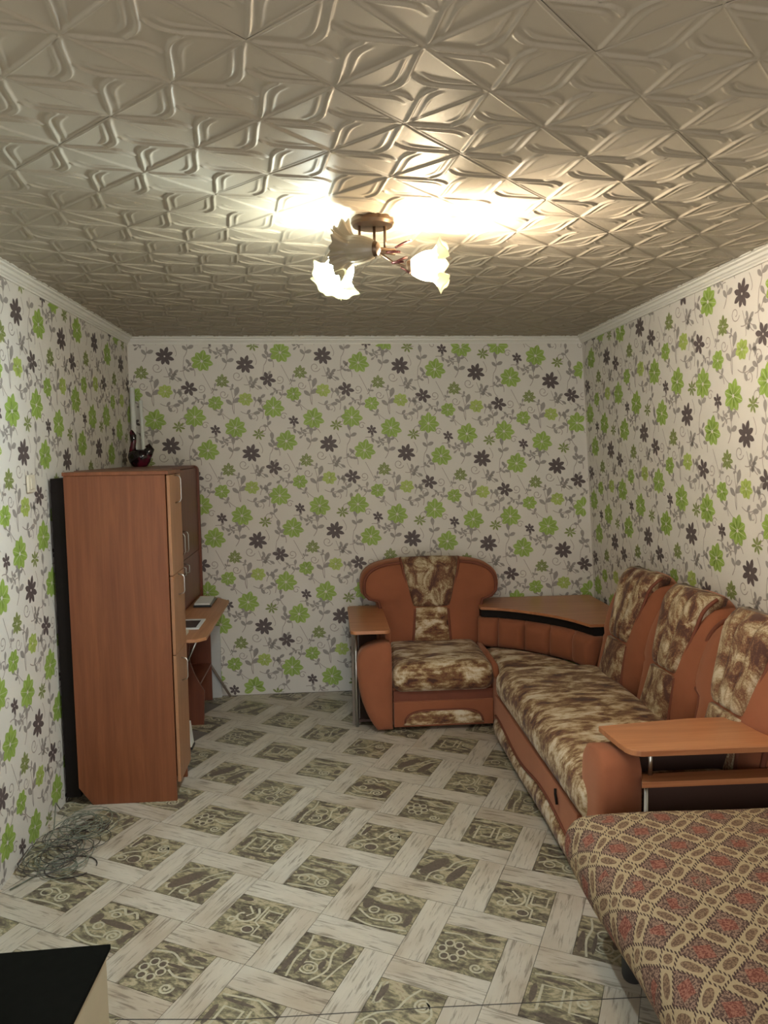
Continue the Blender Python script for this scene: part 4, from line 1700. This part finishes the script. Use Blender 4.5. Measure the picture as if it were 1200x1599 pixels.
S(b, 'front_insert', MAT['chenille'], smooth=True)
b = MB(); b.tube([(0.962, y_, z_ + 0.003) for y_, z_ in wave_top], 0.007, 6)
S(b, 'insert_piping', MAT['piping'], smooth=True)
b = MB(); b.tube([(0.955, 3.05, 0.268), (0.952, 3.04, 0.25), (0.953, 3.02, 0.21)], 0.006, 6)
S(b, 'pull_strap', MAT['black'], smooth=True)

BX = 1.70
for i, (yc, w, neck) in enumerate(((4.02, 0.32, 0.27), (3.45, 0.315, 0.28), (2.875, 0.36, 0.27))):
    ol = arch(w, 0.36, 1.03, 0.72 if i == 2 else 0.70, neck if i == 2 else w - 0.035, flat=0.7)
    P, ob = put_back(ol, 0.10, (BX - 0.04, yc, 0), (0, -1, 0), (-1, 0, 0), 0.22, 0.07, 'backrest', MAT['brown_velour'], centre=(0, 0.68), pipe=(i == 2))
    bolster(P, 0.02, 0.19, 0.115, 0.66, 1.04, 0.06, 0.075, 'head_bolster', MAT['chenille2'], ribs=3, flute=0.022)
    bolster(P, 0.02, 0.11, 0.15, 0.42, 0.65, 0.055, 0.082, 'back_insert', MAT['chenille2'], roll=0.0)

# near arm
ol = [(2.80, 0.015), (2.80, 0.50), (2.795, 0.555), (2.77, 0.585), (2.72, 0.60), (2.65, 0.605), (2.60, 0.59), (2.58, 0.55), (2.575, 0.30), (2.575, 0.015)]
V, F = pillow_geo(ol, 0.03, 0.13, p=3.2, centre=(2.69, 0.30))
b = MB(); b.add([(1.005 - d, u, v) for u, v, d in V], F)
S(b, 'arm_pillar', MAT['brown_velour'], smooth=True)
b = MB(); b.box(1.14, 1.90, 2.762, 2.80, 0.02, 0.628)
S(b, 'arm_side', MAT['brown_velour'], bevel=0.008)
b = MB(); b.box(1.14, 1.90, 2.56, 2.762, 0.02, 0.04); b.box(1.14, 1.90, 2.745, 2.7615, 0.04, 0.625)
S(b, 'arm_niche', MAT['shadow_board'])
b = MB(); b.prism([(1.115, 2.53), (1.90, 2.515), (1.90, 2.60), (1.145, 2.60)], 0.505, 0.527, 'z')
S(b, 'arm_niche_shelf', MAT['shelf'], bevel=0.002)
b = MB(); b.box(1.15, 1.90, 2.585, 2.60, 0.041, 0.504)
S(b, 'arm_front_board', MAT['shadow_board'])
for y_, x_ in ((2.585, 1.17), (2.585, 1.80)):
    b = MB(); b.tube([(x_, y_, 0.53), (x_, y_, 0.6285)], 0.009, 8)
    b.tube([(x_ - 0.03, y_ - 0.035, 0.04), (x_ - 0.03, y_ - 0.035, 0.5045)], 0.009, 8)
    S(b, 'post', MAT['chrome'], smooth=True)
b = MB(); b.prism([(1.04, 2.77), (1.055, 2.60)] + arc(1.12, 2.575, 0.06, 180, 270, 6) + [(1.90, 2.50), (1.90, 2.80), (1.42, 2.81)], 0.629, 0.652, 'z')
S(b, 'arm_shelf', MAT['shelf'], bevel=0.003)

# ================================================================== BED / FOLD-OUT with patterned spread
bed = thing('covered_ottoman_bed', 'low bed under a rust and cream lozenge-patterned bedspread, front right', 'bed', (1.35, 1.7, 0))


def bedwave(p):
    p = p.copy()
    p.z += 0.006 * math.sin(p.x * 6 + 0.7) * math.sin(p.y * 5 + 1.0)
    if p.z < 0:
        k = min(1.0, -p.z / 0.11)
        p.x += 0.012 * math.sin(p.y * 9) * k + (0.03 * k if p.x < 0 else 0)
    # rounded far left corner
    return p


V, F = rounded_grid(0.55, 0.82, 0.115, 0.09, (40, 56, 10), 0.035, bedwave)
b = MB(); b.add([(v[0] + 1.34, v[1] + 1.67, v[2] + 0.345) for v in V], F)
W2(b, 'bedspread', MAT['spread'], bed, smooth=True)
b = MB(); b.box(0.90, 1.86, 0.95, 2.38, 0.14, 0.235)
W2(b, 'bed_frame', MAT['plinth'], bed, bevel=0.01)
for x_, y_ in ((0.965, 2.24), (1.78, 2.24), (0.965, 1.05), (1.78, 1.05)):
    b = MB(); b.lathe([(0.030, 0.0), (0.034, 0.01), (0.038, 0.139)], 16, Matrix.Translation((x_, y_, 0)))
    W2(b, 'leg', MAT['plinth'], bed, smooth=False, auto=0.6)

# ================================================================== CHANDELIER
CX, CY = 0.170, 2.66
ch = thing('ceiling_lamp', 'three-armed bronze ceiling lamp with ruffled tulip glass shades', 'lamp', (CX, CY, H))


def CH(b, name, mat, parent=None, **kw):
    return W2(b, name, mat, parent or ch, **kw)


b = MB(); b.lathe([(0.074, 0.004), (0.076, -0.012), (0.070, -0.022), (0.030, -0.026), (0.001, -0.026)], 32, Matrix.Translation((CX, CY, H - 0.004)))
CH(b, 'ceiling_plate', MAT['bronze'], auto=0.6)
for (x_, zb) in ((-0.047, 2.455), (0.005, 2.42), (0.042, 2.447)):
    b = MB(); b.tube([(CX + x_, CY - 0.01, H - 0.025), (CX + x_, CY - 0.01, zb)], 0.005, 8)
    CH(b, 'rod', MAT['bronze'], smooth=True)
b = MB(); b.tube([(CX - 0.055, CY - 0.012, 2.452), (CX + 0.078, CY - 0.012, 2.441)], 0.012, 12)
CH(b, 'hub', MAT['bronze'], smooth=True)


def frame_dir(p, d):
    d = Vector(d).normalized()
    q = d.to_track_quat('Z', 'Y')
    return Matrix.Translation(p) @ q.to_matrix().to_4x4()


def tulip(p, d, mat, L=0.12, r0=0.022, r1=0.052, rim=0.078, folds=5, fine=15, roll=0.0, fa=0.004):
    """ruffled glass shade, opening along d"""
    fr = frame_dir(p, d) @ Matrix.Rotation(roll, 4, 'Z')
    nt_, ns_ = 26, 90
    V = []
    F = []
    FM = []
    for side in (0, 1):
        for i in range(nt_ + 1):
            t_ = i / nt_
            # cup
            if t_ < 0.6:
                k = t_ / 0.6
                r = r0 + (r1 - r0) * math.sin(k * PI / 2) ** 0.8
            else:
                k = (t_ - 0.6) / 0.4
                r = r1 - 0.006 * math.sin(k * PI) + (rim - r1) * k ** 1.6
            h = L * t_
            amp = 0.018 * max(0, t_ - 0.55) ** 1.2 * 2.6
            amp2 = 0.0016 * t_ + fa * max(0, t_ - 0.6) * 2
            for j in range(ns_):
                a = 2 * PI * j / ns_
                rr_ = r + amp * math.cos(folds * a) + amp2 * math.cos(fine * a)
                hh = h - amp * 0.9 * math.cos(folds * a) * (1 if t_ > 0.6 else 0)
                if side:
                    rr_ -= 0.0025
                V.append(fr @ Vector((rr_ * math.cos(a), rr_ * math.sin(a), hh)))
    m0 = (nt_ + 1) * ns_
    for i in range(nt_):
        for j in range(ns_):
            j2 = (j + 1) % ns_
            rim_ = 1 if i > 0.76 * nt_ + 1.4 * math.cos(5 * 2 * PI * j / ns_) + 0.6 * math.cos(fine * 2 * PI * j / ns_) else 0
            FM += [rim_, rim_]
            F.append((i * ns_ + j, i * ns_ + j2, (i + 1) * ns_ + j2, (i + 1) * ns_ + j))
            F.append((m0 + i * ns_ + j, m0 + (i + 1) * ns_ + j, m0 + (i + 1) * ns_ + j2, m0 + i * ns_ + j2))
    for j in range(ns_):
        j2 = (j + 1) % ns_
        F.append((nt_ * ns_ + j, nt_ * ns_ + j2, m0 + nt_ * ns_ + j2, m0 + nt_ * ns_ + j))
    b = MB(); b.add(V, F)
    FM += [1] * ns_
    b.M = FM
    return b, fr


HUBP = Vector((CX + 0.01, CY - 0.012, 2.444))
shades = [
    # start of shade, direction, shade material, bulb, light colour
    (Vector((0.075, 2.62, 2.415)), Vector((-0.45, -0.35, -0.85)), 'shade_cool', 'bulb_cool', COOL, BULB_POWER_COOL, 0.3),
    (Vector((0.300, 2.64, 2.388)), Vector((1.0, -0.15, 0.02)), 'shade_warm', 'bulb_warm', WARM, BULB_POWER_WARM, 0.9),
    (Vector((0.166, 2.50, 2.412)), Vector((-0.86, 0.42, 0.06)), 'shade_off', None, None, 0, 0.2),
]
for i, (p, d, sm, bmn, colr, pw, roll) in enumerate(shades):
    d = d.normalized()
    mid = (HUBP + p) / 2 + Vector((0, 0, -0.012))
    b = MB(); b.tube([HUBP, mid, p - d * 0.012, p], 0.005, 8)
    a_ = CH(b, 'arm', MAT['bronze'], smooth=True)
    b = MB(); b.lathe([(0.010, -0.018), (0.021, -0.012), (0.025, -0.002), (0.025, 0.008)], 20, frame_dir(p, d))
    CH(b, 'collar', MAT['bronze'], a_, auto=0.6)
    b, fr = tulip(p, d, sm, roll=roll) if bmn else tulip(p, d, sm, L=0.125, r0=0.026, r1=0.047, rim=0.088, folds=4, fine=20, roll=roll, fa=0.009)
    s_ = CH(b, 'glass_shade', [MAT[sm], MAT[sm.replace('shade_', 'rim_')] if bmn else MAT[sm]], smooth=True)
    s_['label'] = ('lit cool white ruffled shade', 'lit warm ruffled shade pointing right', 'unlit beige ruffled shade')[i]
    if bmn:
        b = MB(); b.lathe([(0.012, 0.01), (0.013, 0.025), (0.016, 0.035), (0.018, 0.043), (0.014, 0.05), (0.001, 0.053)], 16, fr)
        CH(b, 'bulb', MAT[bmn], s_, smooth=True)
        lp = p + d * 0.075
        lamp('bulb_light', lp, pw, colr, 0.035)
# leaves
for (px, py, pz, dx, dy, dz, L_) in ((0.245, 2.63, 2.452, 1.0, -0.1, 0.42, 0.065), (0.25, 2.63, 2.405, 0.9, 0, 0.35, 0.04), (0.23, 2.60, 2.392, 1.0, -0.5, 0.0, 0.045), (0.262, 2.60, 2.378, 0.7, -0.3, -0.5, 0.04), (0.215, 2.64, 2.438, 1, -0.2, 0.0, 0.05), (0.05, 2.62, 2.40, -1, -0.2, -0.2, 0.06)):
    d = Vector((dx, dy, dz)).normalized()
    fr = frame_dir(Vector((px, py, pz)), d)
    b = MB()
    V = []
    for k in range(7):
        t_ = k / 6
        w = 0.012 * math.sin(PI * (t_ * 0.9 + 0.05)) ** 0.8
        V += [fr @ Vector((-w, 0.002, L_ * t_)), fr @ Vector((0, -0.003, L_ * t_)), fr @ Vector((w, 0.002, L_ * t_)), fr @ Vector((0, -0.0045, L_ * t_))]
    F = []
    for k in range(6):
        for q in range(4):
            F.append((4 * k + q, 4 * k + (q + 1) % 4, 4 * (k + 1) + (q + 1) % 4, 4 * (k + 1) + q))
    F.append((0, 1, 2, 3)); F.append((24, 25, 26, 27))
    b.add(V, F)
    CH(b, 'leaf', MAT['leafb'], smooth=True)
